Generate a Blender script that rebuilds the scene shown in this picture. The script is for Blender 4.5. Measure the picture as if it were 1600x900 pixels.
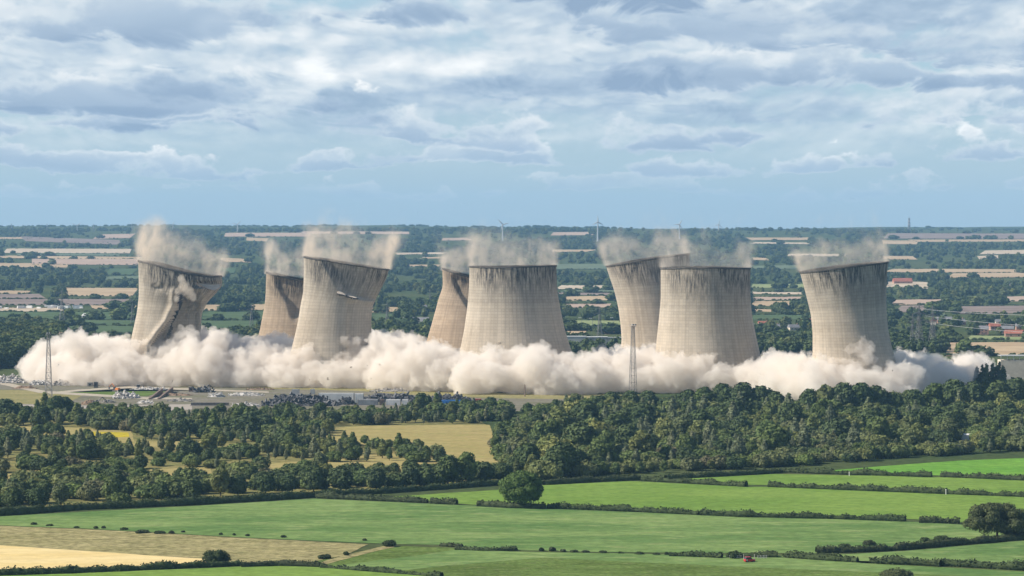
import bpy, bmesh, math, random
import numpy as np
from mathutils import Vector, Matrix, noise as mnoise
random.seed(7); RNG = np.random.default_rng(7)
for o in list(bpy.data.objects): bpy.data.objects.remove(o)
S = bpy.context.scene
COL = S.collection
R = math.radians

# ------------------------------------------------------------------ camera
CAMZ, F, HOR = 112.0, 4500.0, 357.0
PITCH = math.atan((450 - HOR) / F)
cam = bpy.data.cameras.new('camera'); camo = bpy.data.objects.new('camera', cam); COL.objects.link(camo)
cam.sensor_width = 36; cam.lens = F * 36 / 1600
cam.clip_start = 1; cam.clip_end = 60000
camo.location = (0, 0, CAMZ); camo.rotation_euler = (math.pi / 2 - PITCH, 0, 0)
S.camera = camo

# ------------------------------------------------------------------ light, sky, exposure
SUN_EL, SUN_TOW = R(37), R(6)          # elevation; sun stands at the left, a little towards the camera
SUN_DIR = Vector((-math.cos(SUN_TOW) * math.cos(SUN_EL), -math.sin(SUN_TOW) * math.cos(SUN_EL), math.sin(SUN_EL)))
sl = bpy.data.lights.new('sun', 'SUN'); slo = bpy.data.objects.new('sun', sl); COL.objects.link(slo)
sl.energy = 5.0; sl.angle = R(0.53); sl.color = (1.0, 0.93, 0.82)
slo.rotation_euler = SUN_DIR.to_track_quat('Z', 'Y').to_euler(); slo.location = (-900, 600, 700)
S.view_settings.view_transform = 'Standard'; S.view_settings.look = 'None'
S.view_settings.gamma = 1; S.view_settings.exposure = 0.5; S.view_settings.use_curve_mapping = False

class NT:
    """small helper to wire node trees"""
    def __init__(s, tree): s.t = tree; s.n = tree.nodes; s.l = tree.links
    def node(s, typ, **kw):
        n = s.n.new(typ)
        for k, v in kw.items(): setattr(n, k, v)
        return n
    def put(s, sock, v):
        if isinstance(v, bpy.types.NodeSocket): s.l.new(v, sock)
        elif v is not None: sock.default_value = v
    def m(s, op, a, b=None, c=None, clamp=False):
        n = s.node('ShaderNodeMath', operation=op); n.use_clamp = clamp
        s.put(n.inputs[0], a); s.put(n.inputs[1], b); s.put(n.inputs[2], c)
        return n.outputs[0]
    def vm(s, op, a, b=None):
        n = s.node('ShaderNodeVectorMath', operation=op)
        s.put(n.inputs[0], a); s.put(n.inputs[1], b)
        return n.outputs[0]
    def comb(s, x, y, z):
        n = s.node('ShaderNodeCombineXYZ')
        for i, v in enumerate((x, y, z)): s.put(n.inputs[i], v)
        return n.outputs[0]
    def sep(s, v):
        n = s.node('ShaderNodeSeparateXYZ'); s.put(n.inputs[0], v); return n.outputs
    def noise(s, vec, scale, detail=4, rough=0.55, dist=0.0, lac=2.0):
        n = s.node('ShaderNodeTexNoise'); s.put(n.inputs['Vector'], vec)
        n.inputs['Scale'].default_value = scale; n.inputs['Detail'].default_value = detail
        n.inputs['Roughness'].default_value = rough; n.inputs['Distortion'].default_value = dist
        n.inputs['Lacunarity'].default_value = lac
        return n.outputs[0]
    def sstep(s, v, a, b, lo=0.0, hi=1.0):
        n = s.node('ShaderNodeMapRange', interpolation_type='SMOOTHSTEP')
        s.put(n.inputs[0], v)
        for i, q in enumerate((a, b, lo, hi)): s.put(n.inputs[i + 1], q)
        return n.outputs[0]
    def mix(s, f, a, b, typ='MIX'):
        n = s.node('ShaderNodeMix', data_type='RGBA', blend_type=typ)
        s.put(n.inputs[0], f)
        for sock, v in ((n.inputs[6], a), (n.inputs[7], b)):
            if isinstance(v, (tuple, list)) and len(v) == 3: v = (*v, 1)
            s.put(sock, v)
        return n.outputs[2]
    def ramp(s, f, stops):
        n = s.node('ShaderNodeValToRGB'); s.put(n.inputs[0], f)
        e = n.color_ramp.elements
        while len(e) < len(stops): e.new(0.5)
        for q, (p, c) in zip(e, stops): q.position = p; q.color = (*c, 1)
        return n.outputs[0]

W = bpy.data.worlds.new('World'); S.world = W; W.use_nodes = True; W.cycles.sampling_method = 'MANUAL'; W.cycles.sample_map_resolution = 256
w = NT(W.node_tree); w.n.clear()
sky = w.node('ShaderNodeTexSky', sky_type='NISHITA'); sky.sun_disc = False
sky.sun_elevation = SUN_EL; sky.sun_rotation = math.atan2(SUN_DIR.x, SUN_DIR.y) % (2 * math.pi)
sky.air_density = 1.0; sky.dust_density = 0.6; sky.ozone_density = 1.5
dirv = w.node('ShaderNodeTexCoord').outputs['Generated']
dx, dy, dz = w.sep(dirv)
az = w.m('ARCTAN2', dx, dy); elv = w.m('MAXIMUM', dz, 0.0)
den = w.m('ADD', 0.70, w.m('MULTIPLY', elv, 5.0))
pu = w.m('DIVIDE', w.m('MULTIPLY', az, 13.0), den)           # cloud sheet drawn together towards the horizon
pv = w.m('MULTIPLY', w.m('LOGARITHM', den, math.e), 13.0 / 5 * 2.5)
def noise2(u, v, scale, detail, rough, dist=0.0):
    n = w.node('ShaderNodeTexNoise', noise_dimensions='2D'); w.put(n.inputs['Vector'], w.comb(u, v, 0.0))
    n.inputs['Scale'].default_value = scale; n.inputs['Detail'].default_value = detail
    n.inputs['Roughness'].default_value = rough; n.inputs['Distortion'].default_value = dist
    return n.outputs[0]
wobble = noise2(pu, pv, 2.3, 5, 0.6, 0.6)
def cloud_field(ou, ov):
    u = w.m('ADD', pu, ou + 3.7); v = w.m('ADD', w.m('ADD', pv, ov + 1.9), w.m('MULTIPLY', w.m('SUBTRACT', wobble, 0.5), 0.16))
    a = noise2(u, v, 0.95, 5, 0.5)
    b = noise2(w.m('MULTIPLY', u, 1.15), v, 2.6, 3, 0.55)
    b = w.m('SUBTRACT', 1.0, w.m('ABSOLUTE', w.m('SUBTRACT', w.m('MULTIPLY', b, 2.0), 1.0)))   # creased billows
    return w.m('SUBTRACT', w.m('ADD', a, 0.15), w.m('MULTIPLY', b, 0.19))
def blob(px, py, rx, ry, hard=0.0):     # a cloud mass by azimuth and elevation
    a0 = (px - 800) / F; e0 = (HOR - py) / F
    u = w.m('MULTIPLY', w.m('SUBTRACT', az, a0), F / rx); v = w.m('MULTIPLY', w.m('SUBTRACT', dz, e0), F / ry)
    q = w.m('MULTIPLY_ADD', u, u, w.m('MULTIPLY', v, v))
    return w.sstep(w.m('MULTIPLY_ADD', w.m('SUBTRACT', wobble, 0.5), 3.6, q), 1.4, 0.1 + hard)
DARKB = [(1370, 8, 330, 36, .30), (1440, 74, 280, 14, .20), (740, 20, 260, 22, .22), (470, 30, 140, 14, .12), (880, 125, 200, 30, .34), (1000, 92, 110, 22, .2), (340, 135, 160, 32, .36),
         (550, 165, 80, 32, .38), (1240, 168, 150, 30, .34), (290, 208, 120, 14, .2), (115, 88, 66, 26, .22), (1500, 130, 150, 10, .14), (1080, 185, 130, 16, .2), (150, 178, 170, 9, .14)]
LITB = [(496, 114, 34, 28, .55), (545, 128, 42, 18, .36), (24, 66, 36, 36, .36), (350, 42, 50, 22, .34), (1480, 195, 80, 28, .55), (1312, 236, 56, 18, .5), (830, 226, 140, 15, .36),
        (690, 242, 50, 15, .34), (250, 234, 100, 12, .34), (1160, 82, 130, 26, .3), (1588, 190, 24, 26, .45), (150, 118, 70, 12, .26), (720, 108, 70, 16, .25), (460, 62, 70, 10, .22)]
D0 = cloud_field(0, 0); D1 = cloud_field(-0.05, 0.11)
sh = w.m('MULTIPLY', w.m('SUBTRACT', D0, D1), 2.1)
high = w.sstep(dz, 0.09, 0.40)          # cloud closed at low angles, thinned overhead out of view to weaken fill light
def pieces(lst, hard):
    tot = None
    for (a, b, c, d, g) in lst:
        q = w.m('MULTIPLY', blob(a, b, c, d, hard), g); tot = q if tot is None else w.m('ADD', tot, q)
    return tot
dark = w.m('MINIMUM', pieces(DARKB, 0.0), 0.38); lit = w.m('MULTIPLY', pieces(LITB, .1), .55)
RAMP = [(0.0, (2.5, 3.4, 4.7)), (0.28, (3.8, 4.7, 5.8)), (0.50, (5.4, 6.1, 6.7)), (0.76, (7.6, 7.8, 7.9)), (1.0, (9.4, 9.3, 9.1))]
cov = w.m('MULTIPLY', w.sstep(D0, w.m('MULTIPLY_ADD', high, 0.32, 0.28), w.m('MULTIPLY_ADD', high, 0.32, 0.50)), w.sstep(dz, 0.016, 0.05))
alpha = w.m('MULTIPLY', cov, 0.92); tone = w.m('ADD', w.m('MULTIPLY', sh, 0.9), 0.50)
# rows of cumulus: flat grey bases, heaped bright tops, each row nearer and larger than the one below it
for i, (py, T, f, thr, strg) in enumerate([(300, 36, 52, .40, .6), (262, 52, 38, .385, .85), (212, 74, 26, .385, .95), (150, 100, 18, .385, 1.0), (66, 120, 14, .385, 1.0), (-50, 160, 10, .40, 1.0)]):
    e0, t0 = (HOR - py) / F, T / F
    e0 = w.m('MULTIPLY_ADD', w.m('SINE', w.m('MULTIPLY_ADD', az, f * .9, i * 2.1)), t0 * .28, e0)
    n = noise2(w.m('MULTIPLY_ADD', az, float(f), i * 7.3 + 1.1), w.m('MULTIPLY', dz, f * 1.7), 1.0, 6, 0.57)
    e0 = w.m('MULTIPLY_ADD', w.m('SUBTRACT', wobble, 0.5), t0 * .55, e0)
    h = w.m('DIVIDE', w.m('SUBTRACT', dz, e0), t0)
    up = w.m('MAXIMUM', h, 0.0); dn = w.m('MINIMUM', h, 0.0)
    d = w.m('ADD', w.m('SUBTRACT', n, w.m('MULTIPLY_ADD', up, 0.30, thr)), w.m('MULTIPLY', dn, 1.1))
    al = w.m('MULTIPLY', w.sstep(d, -0.015, 0.085), strg)
    tn = w.m('ADD', w.m('MULTIPLY_ADD', w.m('MINIMUM', up, 1.2), 0.58, 0.15), w.m('MULTIPLY', w.sstep(d, 0.17, 0.0), 0.34))
    tn = w.m('MULTIPLY_ADD', w.m('SUBTRACT', wobble, 0.5), 0.5, tn)
    tone = w.m('ADD', w.m('MULTIPLY', tone, w.m('SUBTRACT', 1.0, al)), w.m('MULTIPLY', tn, al))
    alpha = w.m('SUBTRACT', 1.0, w.m('MULTIPLY', w.m('SUBTRACT', 1.0, alpha), w.m('SUBTRACT', 1.0, w.m('MULTIPLY', al, .95))))
tone = w.m('ADD', w.m('SUBTRACT', tone, w.m('MULTIPLY', dark, 0.75)), w.m('MULTIPLY', lit, 0.7))
ccol = w.ramp(tone, RAMP)
cov = w.m('MAXIMUM', alpha, w.m('MULTIPLY', dark, 2.2), clamp=True)
cov = w.m('MULTIPLY', cov, w.sstep(dz, 0.003, 0.026, .25, .96))
blue = w.mix(w.m('MULTIPLY_ADD', w.sstep(dz, 0.06, 0.30), -0.65, 0.65), sky.outputs[0], (3.3, 5.1, 6.6))
bg = w.node('ShaderNodeBackground'); bg.inputs[1].default_value = 0.086
w.put(bg.inputs[0], w.mix(cov, blue, ccol))
w.l.new(bg.outputs[0], w.node('ShaderNodeOutputWorld').inputs[0])

C = S.cycles
C.use_denoising = True
C.volume_bounces = 6; C.max_bounces = 8; C.diffuse_bounces = 3; C.transparent_max_bounces = 96
C.volume_max_steps = 256; C.volume_step_rate = 1.0
C.caustics_reflective = False; C.caustics_refractive = False

# ------------------------------------------------------------------ picture <-> place
CP, SP = math.cos(PITCH), math.sin(PITCH)
def ray(px, py):
    px = np.asarray(px, float); py = np.asarray(py, float)
    u = (px - 800) / F; v = (450 - py) / F
    return np.stack([u, CP + v * SP, -SP + v * CP], -1)
def at(px, py, depth):                     # point on the ray at world distance Y = depth
    d = ray(px, py); t = np.asarray(depth, float) / d[..., 1]
    return np.stack([d[..., 0] * t, d[..., 1] * t, CAMZ + d[..., 2] * t], -1)
def project(P):
    P = np.asarray(P, float); y = P[..., 1] * CP - (P[..., 2] - CAMZ) * SP; z = P[..., 1] * SP + (P[..., 2] - CAMZ) * CP
    return np.stack([800 + F * P[..., 0] / y, 450 - F * z / y], -1)
def H(x, y):                               # height of the land
    x = np.asarray(x, float); y = np.asarray(y, float)
    q = np.clip((y - 3500) / 6500, 0, 1)
    z = 101 * q ** 1.5
    z = z + q * 5 * (np.sin(x / 900 + y / 1300) + np.sin(x / 420 - y / 800 + 1.3) * 0.6)
    r = np.clip((y - 10000) / 2600, 0, 1); r = r * r * (3 - 2 * r)
    z = z + r * (14 + 6 * np.sin(x / 760 + 2.6) + 4 * np.sin(x / 330 + 2) + 2.5 * np.sin(x / 130) + 1.2 * np.sin(x / 47))
    return z
TT = np.concatenate([np.linspace(600, 4000, 500), np.geomspace(4010, 15500, 1200)])
def G(px, py, lift=0.0):                   # where the sight line meets the land
    px, py = np.broadcast_arrays(np.asarray(px, float), np.asarray(py, float)); sh_ = px.shape
    d = ray(px.ravel(), py.ravel()); out = []
    for q in d:
        P = q[None, :] * (TT / q[1])[:, None]; z = CAMZ + P[:, 2]; h = H(P[:, 0], P[:, 1])
        i = np.argmax(z < h) if (z < h).any() else len(TT) - 1
        if i > 0:
            a = (z[i - 1] - h[i - 1]); b = (h[i] - z[i]); f = a / (a + b + 1e-9)
            p = P[i - 1] * (1 - f) + P[i] * f
        else: p = P[0]
        out.append((p[0], p[1], H(p[0], p[1]) + lift))
    return np.array(out).reshape(sh_ + (3,))

# ------------------------------------------------------------------ object helpers
def mesh(name, v, f, mat=None, smooth=False):
    me = bpy.data.meshes.new(name); me.from_pydata([tuple(map(float, p)) for p in v], [], [tuple(map(int, q)) for q in f])
    if mat: me.materials.append(mat)
    if smooth: me.shade_smooth()
    me.update(); return me
def fast_mesh(name, v, quads, mat=None, smooth=False):
    v = np.asarray(v, np.float32); q = np.asarray(quads, np.int32); k = q.shape[1]
    me = bpy.data.meshes.new(name)
    me.vertices.add(len(v)); me.vertices.foreach_set('co', v.ravel())
    me.loops.add(q.size); me.loops.foreach_set('vertex_index', q.ravel())
    me.polygons.add(len(q)); me.polygons.foreach_set('loop_start', np.arange(len(q), dtype=np.int32) * k)
    me.polygons.foreach_set('loop_total', np.full(len(q), k, np.int32))
    if mat: me.materials.append(mat)
    me.update(calc_edges=True); me.validate()
    if smooth: me.shade_smooth()
    return me
def obj(name, me, parent=None, loc=None, rot=None, scale=None):
    o = bpy.data.objects.new(name, me); COL.objects.link(o)
    if parent: o.parent = parent
    if loc is not None: o.location = tuple(map(float, loc))
    if rot is not None: o.rotation_euler = rot
    if scale is not None: o.scale = scale if hasattr(scale, '__len__') else (scale,) * 3
    return o
def tag(o, label=None, cat=None, group=None, kind=None):
    if label: o['label'] = label
    if cat: o['category'] = cat
    if group: o['group'] = group
    if kind: o['kind'] = kind
    return o
def empty(name, loc, label=None, cat=None, group=None, rz=0.0):
    o = obj(name, None, None, loc, (0, 0, rz)); o.empty_display_size = 1
    return tag(o, label, cat, group)
class MB:
    """collects simple solids into one mesh"""
    def __init__(s): s.v = []; s.f = []
    def add(s, v, f):
        n = len(s.v); s.v += [tuple(map(float, p)) for p in v]; s.f += [tuple(i + n for i in q) for q in f]; return s
    def box(s, c, size, rz=0.0, taper=1.0):
        x, y, z = (q / 2 for q in size); cr, sr = math.cos(rz), math.sin(rz); v = []
        for sz in (-1, 1):
            k = taper if sz > 0 else 1
            for sx, sy in ((-1, -1), (1, -1), (1, 1), (-1, 1)):
                a, b = sx * x * k, sy * y * k
                v.append((c[0] + a * cr - b * sr, c[1] + a * sr + b * cr, c[2] + sz * z))
        return s.add(v, [(3, 2, 1, 0), (4, 5, 6, 7), (0, 1, 5, 4), (1, 2, 6, 5), (2, 3, 7, 6), (3, 0, 4, 7)])
    def bar(s, a, b, r, r2=None, n=4):
        a, b = Vector(a), Vector(b); d = (b - a).normalized(); u = d.orthogonal().normalized(); w_ = d.cross(u)
        r2 = r if r2 is None else r2; v = []
        for p, q in ((a, r), (b, r2)):
            for i in range(n):
                t = 2 * math.pi * (i + .5) / n; v.append(p + (u * math.cos(t) + w_ * math.sin(t)) * q)
        return s.add(v, [tuple(reversed(range(n))), tuple(range(n, 2 * n))] + [(i, (i + 1) % n, n + (i + 1) % n, n + i) for i in range(n)])
    def build(s, name, mat, parent=None, smooth=False, **k):
        return obj(name, mesh(name, s.v, s.f, mat, smooth), parent, **k)

def mat_new(name):
    m = bpy.data.materials.new(name); m.use_nodes = True; t = NT(m.node_tree); t.n.clear()
    b = t.node('ShaderNodeBsdfPrincipled'); b.inputs['Roughness'].default_value = 0.9; b.inputs['Specular IOR Level'].default_value = 0.15
    o = t.node('ShaderNodeOutputMaterial'); t.l.new(b.outputs[0], o.inputs[0]); t.b = b; t.o = o
    return m, t
def plain(name, col, rough=0.8, var=0.12, scale=0.5, spec=0.2, metal=0.0):
    m, t = mat_new(name); P = t.node('ShaderNodeNewGeometry').outputs['Position']
    n = t.noise(P, scale, 4, 0.6)
    k = t.sstep(n, 0.25, 0.75, 1 - var * 1.6, 1 + var)
    c = t.vm('SCALE', (*col,)); c.node.inputs[3].default_value = 1; t.l.new(k, c.node.inputs[3])
    t.l.new(c, t.b.inputs['Base Color']); t.b.inputs['Roughness'].default_value = rough
    t.b.inputs['Specular IOR Level'].default_value = spec; t.b.inputs['Metallic'].default_value = metal
    return m
def land(name, c1, c2, c3=None, scale=0.02, stretch=3.0, ang=0.0, fine=0.25, fine_scale=0.35, bump=0.0):
    """field surface: broad drift of two tones, streaks along the rows and fine mottling"""
    m, t = mat_new(name); P = t.node('ShaderNodeNewGeometry').outputs['Position']
    mp = t.node('ShaderNodeMapping'); t.l.new(P, mp.inputs[0]); mp.inputs['Rotation'].default_value = (0, 0, ang)
    mp.inputs['Scale'].default_value = (1, stretch, 1)
    a = t.noise(mp.outputs[0], scale, 5, 0.6, 0.3); b = t.noise(mp.outputs[0], scale * 4.3, 4, 0.65)
    f = t.noise(P, fine_scale, 4, 0.7)
    c = t.mix(t.sstep(a, 0.33, 0.67), c1, c2)
    if c3: c = t.mix(t.m('MULTIPLY', t.sstep(b, 0.5, 0.72), 0.75), c, c3)
    k = t.sstep(f, 0.25, 0.75, 1 - fine, 1 + fine * .8); k2 = t.sstep(b, 0.3, 0.7, 0.93, 1.07)
    s_ = t.vm('SCALE', c); t.l.new(t.m('MULTIPLY', k, k2), s_.node.inputs[3])
    t.l.new(s_, t.b.inputs['Base Color']); t.b.inputs['Roughness'].default_value = 1.0; t.b.inputs['Specular IOR Level'].default_value = 0.0
    if bump:
        bn = t.node('ShaderNodeBump'); bn.inputs['Strength'].default_value = bump; bn.inputs['Distance'].default_value = 0.6
        t.l.new(f, bn.inputs['Height']); t.l.new(bn.outputs[0], t.b.inputs['Normal'])
    return m

# ------------------------------------------------------------------ the land
M_ground = land('rough_grassland', (0.055, 0.078, 0.03), (0.085, 0.098, 0.04), (0.04, 0.062, 0.025), 0.006, 1.5, 0.3, 0.35, 0.2)
rows = np.concatenate([np.linspace(-150, 900, 8), np.linspace(950, 3500, 60), np.geomspace(3550, 15600, 150)])
ncol = 90; VV = []
for y in rows:
    hw = max(700, 0.26 * y + 450); xs = np.linspace(-hw, hw, ncol)
    VV.append(np.stack([xs, np.full(ncol, y), H(xs, np.full(ncol, y))], 1))
VV = np.concatenate(VV); ii = np.arange(len(rows) * ncol).reshape(len(rows), ncol)
QQ = np.stack([ii[:-1, :-1].ravel(), ii[:-1, 1:].ravel(), ii[1:, 1:].ravel(), ii[1:, :-1].ravel()], 1)
tag(obj('ground', fast_mesh('ground', VV, QQ, M_ground, True)), 'rough green land running from the near pastures to the far wooded hills', kind='structure')
# ------------------------------------------------------------------ cooling towers
def concrete():
    m, t = mat_new('weathered_concrete')
    uv = t.node('ShaderNodeUVMap'); uv.uv_map = 'shell'
    u, v, _ = t.sep(uv.outputs[0])                          # metres round the shell, metres below the rim
    rnd = t.node('ShaderNodeObjectInfo').outputs['Random']
    off = t.m('MULTIPLY', rnd, 500.0); uo = t.m('ADD', u, off)
    P2 = t.comb(uo, v, off)
    big = t.noise(P2, 0.035, 4, 0.55)
    c = t.mix(t.sstep(big, 0.3, 0.7), (0.43, 0.36, 0.275), (0.50, 0.43, 0.34))
    c = t.mix(t.sstep(v, 8, 48), t.mix(0.5, c, (0.47, 0.42, 0.345)), c)
    # pour joints: every lift and every shutter is a slightly different tone
    lift = t.noise(t.comb(0.0, t.m('MULTIPLY', t.m('FLOOR', t.m('DIVIDE', v, 2.1)), 7.31), off), 1.0, 0)
    cell = t.noise(t.comb(t.m('MULTIPLY', t.m('FLOOR', t.m('DIVIDE', u, 2.4)), 5.77), t.m('MULTIPLY', t.m('FLOOR', t.m('DIVIDE', v, 2.1)), 7.31), off), 1.0, 0)
    tone = t.m('ADD', t.m('MULTIPLY', t.m('SUBTRACT', lift, 0.5), 0.20), t.m('MULTIPLY', t.m('SUBTRACT', cell, 0.5), 0.22))
    def joint(q, step, wd):
        fr = t.m('FRACT', t.m('DIVIDE', q, step)); e = t.m('MINIMUM', fr, t.m('SUBTRACT', 1.0, fr))
        return t.sstep(t.m('MULTIPLY', e, step), wd, wd * .35)
    jn = t.m('MAXIMUM', joint(v, 2.1, 0.42), t.m('MULTIPLY', joint(u, 2.4, 0.40), 0.8))
    up = t.sstep(v, 60, 5, 0.6, 1.0)
    k = t.m('SUBTRACT', t.m('ADD', 1.0, tone), t.m('MULTIPLY', jn, t.m('MULTIPLY', up, 0.15)))
    # black weathering hanging from the rim: blotches broken into drips, absent on the weather side at the left
    st1 = t.noise(t.comb(uo, t.m('MULTIPLY', v, 0.12), off), 0.9, 4, 0.65)
    st2 = t.noise(t.comb(uo, t.m('MULTIPLY', v, 0.35), t.m('ADD', off, 31.0)), 0.16, 4, 0.6)
    patch = t.noise(t.comb(uo, t.m('MULTIPLY', v, 0.6), t.m('ADD', off, 77.0)), 0.062, 2, 0.5)
    side = t.sstep(t.m('COSINE', t.m('SUBTRACT', t.m('DIVIDE', u, 30.0), 1.1)), -0.55, 0.55)
    reach = t.m('MULTIPLY', t.m('MULTIPLY_ADD', st2, 30.0, 4.0), t.m('MULTIPLY_ADD', side, 0.75, 0.35))
    fade = t.sstep(t.m('DIVIDE', v, reach), 1.35, 0.15)
    stain = t.m('MULTIPLY', fade, t.sstep(st1, 0.36, 0.60, 0.08, 1.0))
    stain = t.m('MULTIPLY', stain, t.m('MULTIPLY', t.sstep(patch, 0.34, 0.52, 0.30, 1.0), t.m('MULTIPLY_ADD', side, 0.8, 0.18)))
    k = t.m('MULTIPLY', k, t.sstep(v, 26.4, 27.0, 0.93, 1.02))
    s_ = t.vm('SCALE', c); t.l.new(k, s_.node.inputs[3])
    c = t.mix(t.m('MULTIPLY', stain, t.sstep(jn, 0, 1, 1.0, 0.8)), s_, (0.036, 0.035, 0.035))
    streak = t.noise(t.comb(uo, t.m('MULTIPLY', v, 0.03), off), 0.5, 3, 0.6)
    s2 = t.vm('SCALE', c); t.l.new(t.sstep(streak, 0.3, 0.7, 0.9, 1.08), s2.node.inputs[3])
    s2 = t.mix(1.0, s2, t.node('ShaderNodeObjectInfo').outputs['Color'], 'MULTIPLY')
    t.l.new(s2, t.b.inputs['Base Color']); t.b.inputs['Roughness'].default_value = 0.95; t.b.inputs['Diffuse Roughness'].default_value = 0.5; t.b.inputs['Specular IOR Level'].default_value = 0.1
    bn = t.node('ShaderNodeBump'); bn.inputs['Strength'].default_value = 0.25; bn.inputs['Distance'].default_value = 0.25
    t.l.new(t.m('SUBTRACT', cell, jn), bn.inputs['Height']); t.l.new(bn.outputs[0], t.b.inputs['Normal'])
    return m
M_conc = concrete()
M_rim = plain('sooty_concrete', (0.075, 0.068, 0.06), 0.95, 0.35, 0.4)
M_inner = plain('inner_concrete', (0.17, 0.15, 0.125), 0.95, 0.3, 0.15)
def sst(x, a, b):
    q = np.clip((np.asarray(x, float) - a) / (b - a), 0, 1); return q * q * (3 - 2 * q)
TOWERS = {}
def inside(px, py, poly):
    p = np.array(poly, float); x1, y1 = p[:, 0], p[:, 1]; x2, y2 = np.roll(x1, -1), np.roll(y1, -1); c = False
    for a, b, d, e in zip(x1, y1, x2, y2):
        if (b > py) != (e > py) and px < (d - a) * (py - b) / (e - b) + a: c = not c
    return c
def tower(key, label, D, prof, rim=None, disp=None, holes=(), tint=(1, 1, 1)):
    """prof: rows (x left, y left, x right, y right) down the outline; rim: (fraction across, pixels down); disp(px,py): metres pushed in"""
    NA, NV = 200, 110
    gy = float(project((0, D, -1.0))[1])
    p = np.array(prof, float)
    last = p[-1]; sl_, sr_ = -0.30, 0.24
    if last[1] < gy: p = np.vstack([p, [last[0] + sl_ * (gy - last[1]), gy, last[2] + sr_ * (gy - last[3]), gy]])
    ym = (p[:, 1] + p[:, 3]) / 2; t = (ym - ym[0]) / (ym[-1] - ym[0]); tv = np.linspace(0, 1, NV)
    q = np.stack([np.interp(tv, t, p[:, i]) for i in range(4)], 1)
    ker = np.hanning(13); ker /= ker.sum()
    pad = np.vstack([2 * q[0] - q[6:0:-1], q, 2 * q[-1] - q[-2:-8:-1]])
    q = np.stack([np.convolve(pad[:, i], ker, 'valid') for i in range(4)], 1)
    PL, PR = at(q[:, 0], q[:, 1], D), at(q[:, 2], q[:, 3], D)
    Cc, hh = (PL + PR) / 2, (PR - PL) / 2; Rr = np.linalg.norm(hh, axis=1)
    th = np.linspace(0, 2 * np.pi, NA, endpoint=False)
    c, s = np.cos(th), np.sin(th)
    def rings(off):
        k = (Rr + off) / Rr
        P = Cc[:, None, :] + hh[:, None, :] * (c[None, :, None] * k[:, None, None])
        P = P + np.array([0, -1, 0])[None, None, :] * (Rr + off)[:, None, None] * s[None, :, None]
        if rim is not None:
            fr = (1 + c) / 2; dyp = np.interp(fr, [a for a, b in rim], [b for a, b in rim])
            P[:, :, 2] -= dyp[None, :] * D / F * (1 - sst(tv, 0, 0.35))[:, None]
        if disp is not None:
            pp = project(P); dd = disp(pp[..., 0], pp[..., 1]) * np.clip(s, 0, 1)[None, :] ** .5
            P[:, :, 1] += dd
        # slight out-of-round
        return P
    Po, Pi = rings(0.0), rings(-0.9)
    base = np.array([Cc[-1][0], D, 0.0])
    def grid(Pa, Pb):
        n = NV * NA; v = np.concatenate([Pa.reshape(-1, 3), Pb.reshape(-1, 3)]) - base
        I = np.arange(n).reshape(NV, NA); J = np.roll(I, -1, axis=1); f = []
        f.append(np.stack([I[:-1], J[:-1], J[1:], I[1:]], -1).reshape(-1, 4)[:, ::-1])
        g = f[0][:, ::-1] + n; f.append(g)
        f.append(np.stack([I[0], I[0] + n, J[0] + n, J[0]], -1)); f.append(np.stack([J[-1], J[-1] + n, I[-1] + n, I[-1]], -1))
        return v, np.concatenate(f)
    v, f = grid(Po, Pi)
    if holes:                                   # torn openings through the front wall
        m0 = (NV - 1) * NA; cen = (v[f].mean(1) + base); pp = project(cen); keep = np.ones(len(f), bool)
        for hp in holes:
            for i in np.nonzero((np.abs(pp[:, 0] - hp[0][0]) < 90) & (cen[:, 1] < D - 4))[0]:
                jx, jy = mnoise.noise((pp[i, 0] * .5, pp[i, 1] * .5, 1)) * 1.2, mnoise.noise((pp[i, 0] * .5, pp[i, 1] * .5, 5)) * 1.2
                if inside(pp[i, 0] + jx, pp[i, 1] + jy, hp): keep[i] = False
        n_out = int(keep[:m0].sum()); n_in = int(keep[m0:2 * m0].sum()); f = f[keep]
    else: n_out = n_in = (NV - 1) * NA
    root = empty('cooling_tower', base, label, 'cooling tower', 'collapsing cooling towers')
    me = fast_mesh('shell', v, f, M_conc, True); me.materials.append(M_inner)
    n = NV * NA; lv = np.empty(len(me.loops), np.int32); me.loops.foreach_get('vertex_index', lv)
    hgt = np.concatenate([[0], np.cumsum(np.linalg.norm(np.diff(Cc, axis=0), axis=1))])
    vi = lv % n; uu = th[vi % NA] * 30.0; vv = hgt[vi // NA]
    # close the seam at the right-hand back
    ul = me.uv_layers.new(name='shell'); first = vi % NA
    fl = first.reshape(-1, 4); wrap = (fl.max(1) - fl.min(1)) > NA / 2
    fix = np.where(wrap[:, None] & (fl < NA / 2), 2 * np.pi * 30, 0).ravel()
    ul.data.foreach_set('uv', np.stack([uu + fix, vv], 1).astype(np.float32).ravel())
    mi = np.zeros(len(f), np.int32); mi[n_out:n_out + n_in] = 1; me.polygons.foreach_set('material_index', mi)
    so = obj('shell', me, root); so.color = (*tint, 1)
    # lip round the mouth
    k = 4
    O1, I1 = rings(0.4), rings(-1.3)
    prof_ = [O1[0] + [0, 0, .35], O1[1], O1[1] * .9 + O1[2] * .1, I1[1] * .9 + I1[2] * .1, I1[0] + [0, 0, .35]]
    rv = np.concatenate(prof_) - base; A = np.arange(5 * NA).reshape(5, NA); B = np.roll(A, -1, 1); rf = []
    for i in range(5):
        j = (i + 1) % 5; rf.append(np.stack([A[i], A[j], B[j], B[i]], -1))
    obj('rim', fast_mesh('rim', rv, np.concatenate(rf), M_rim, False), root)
    TOWERS[key] = dict(root=root, c=Cc[0], R=Rr[0], h=hh[0], D=D, rim=rim)
    return root
def smax(x): return np.clip(x, 0, None)
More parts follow.
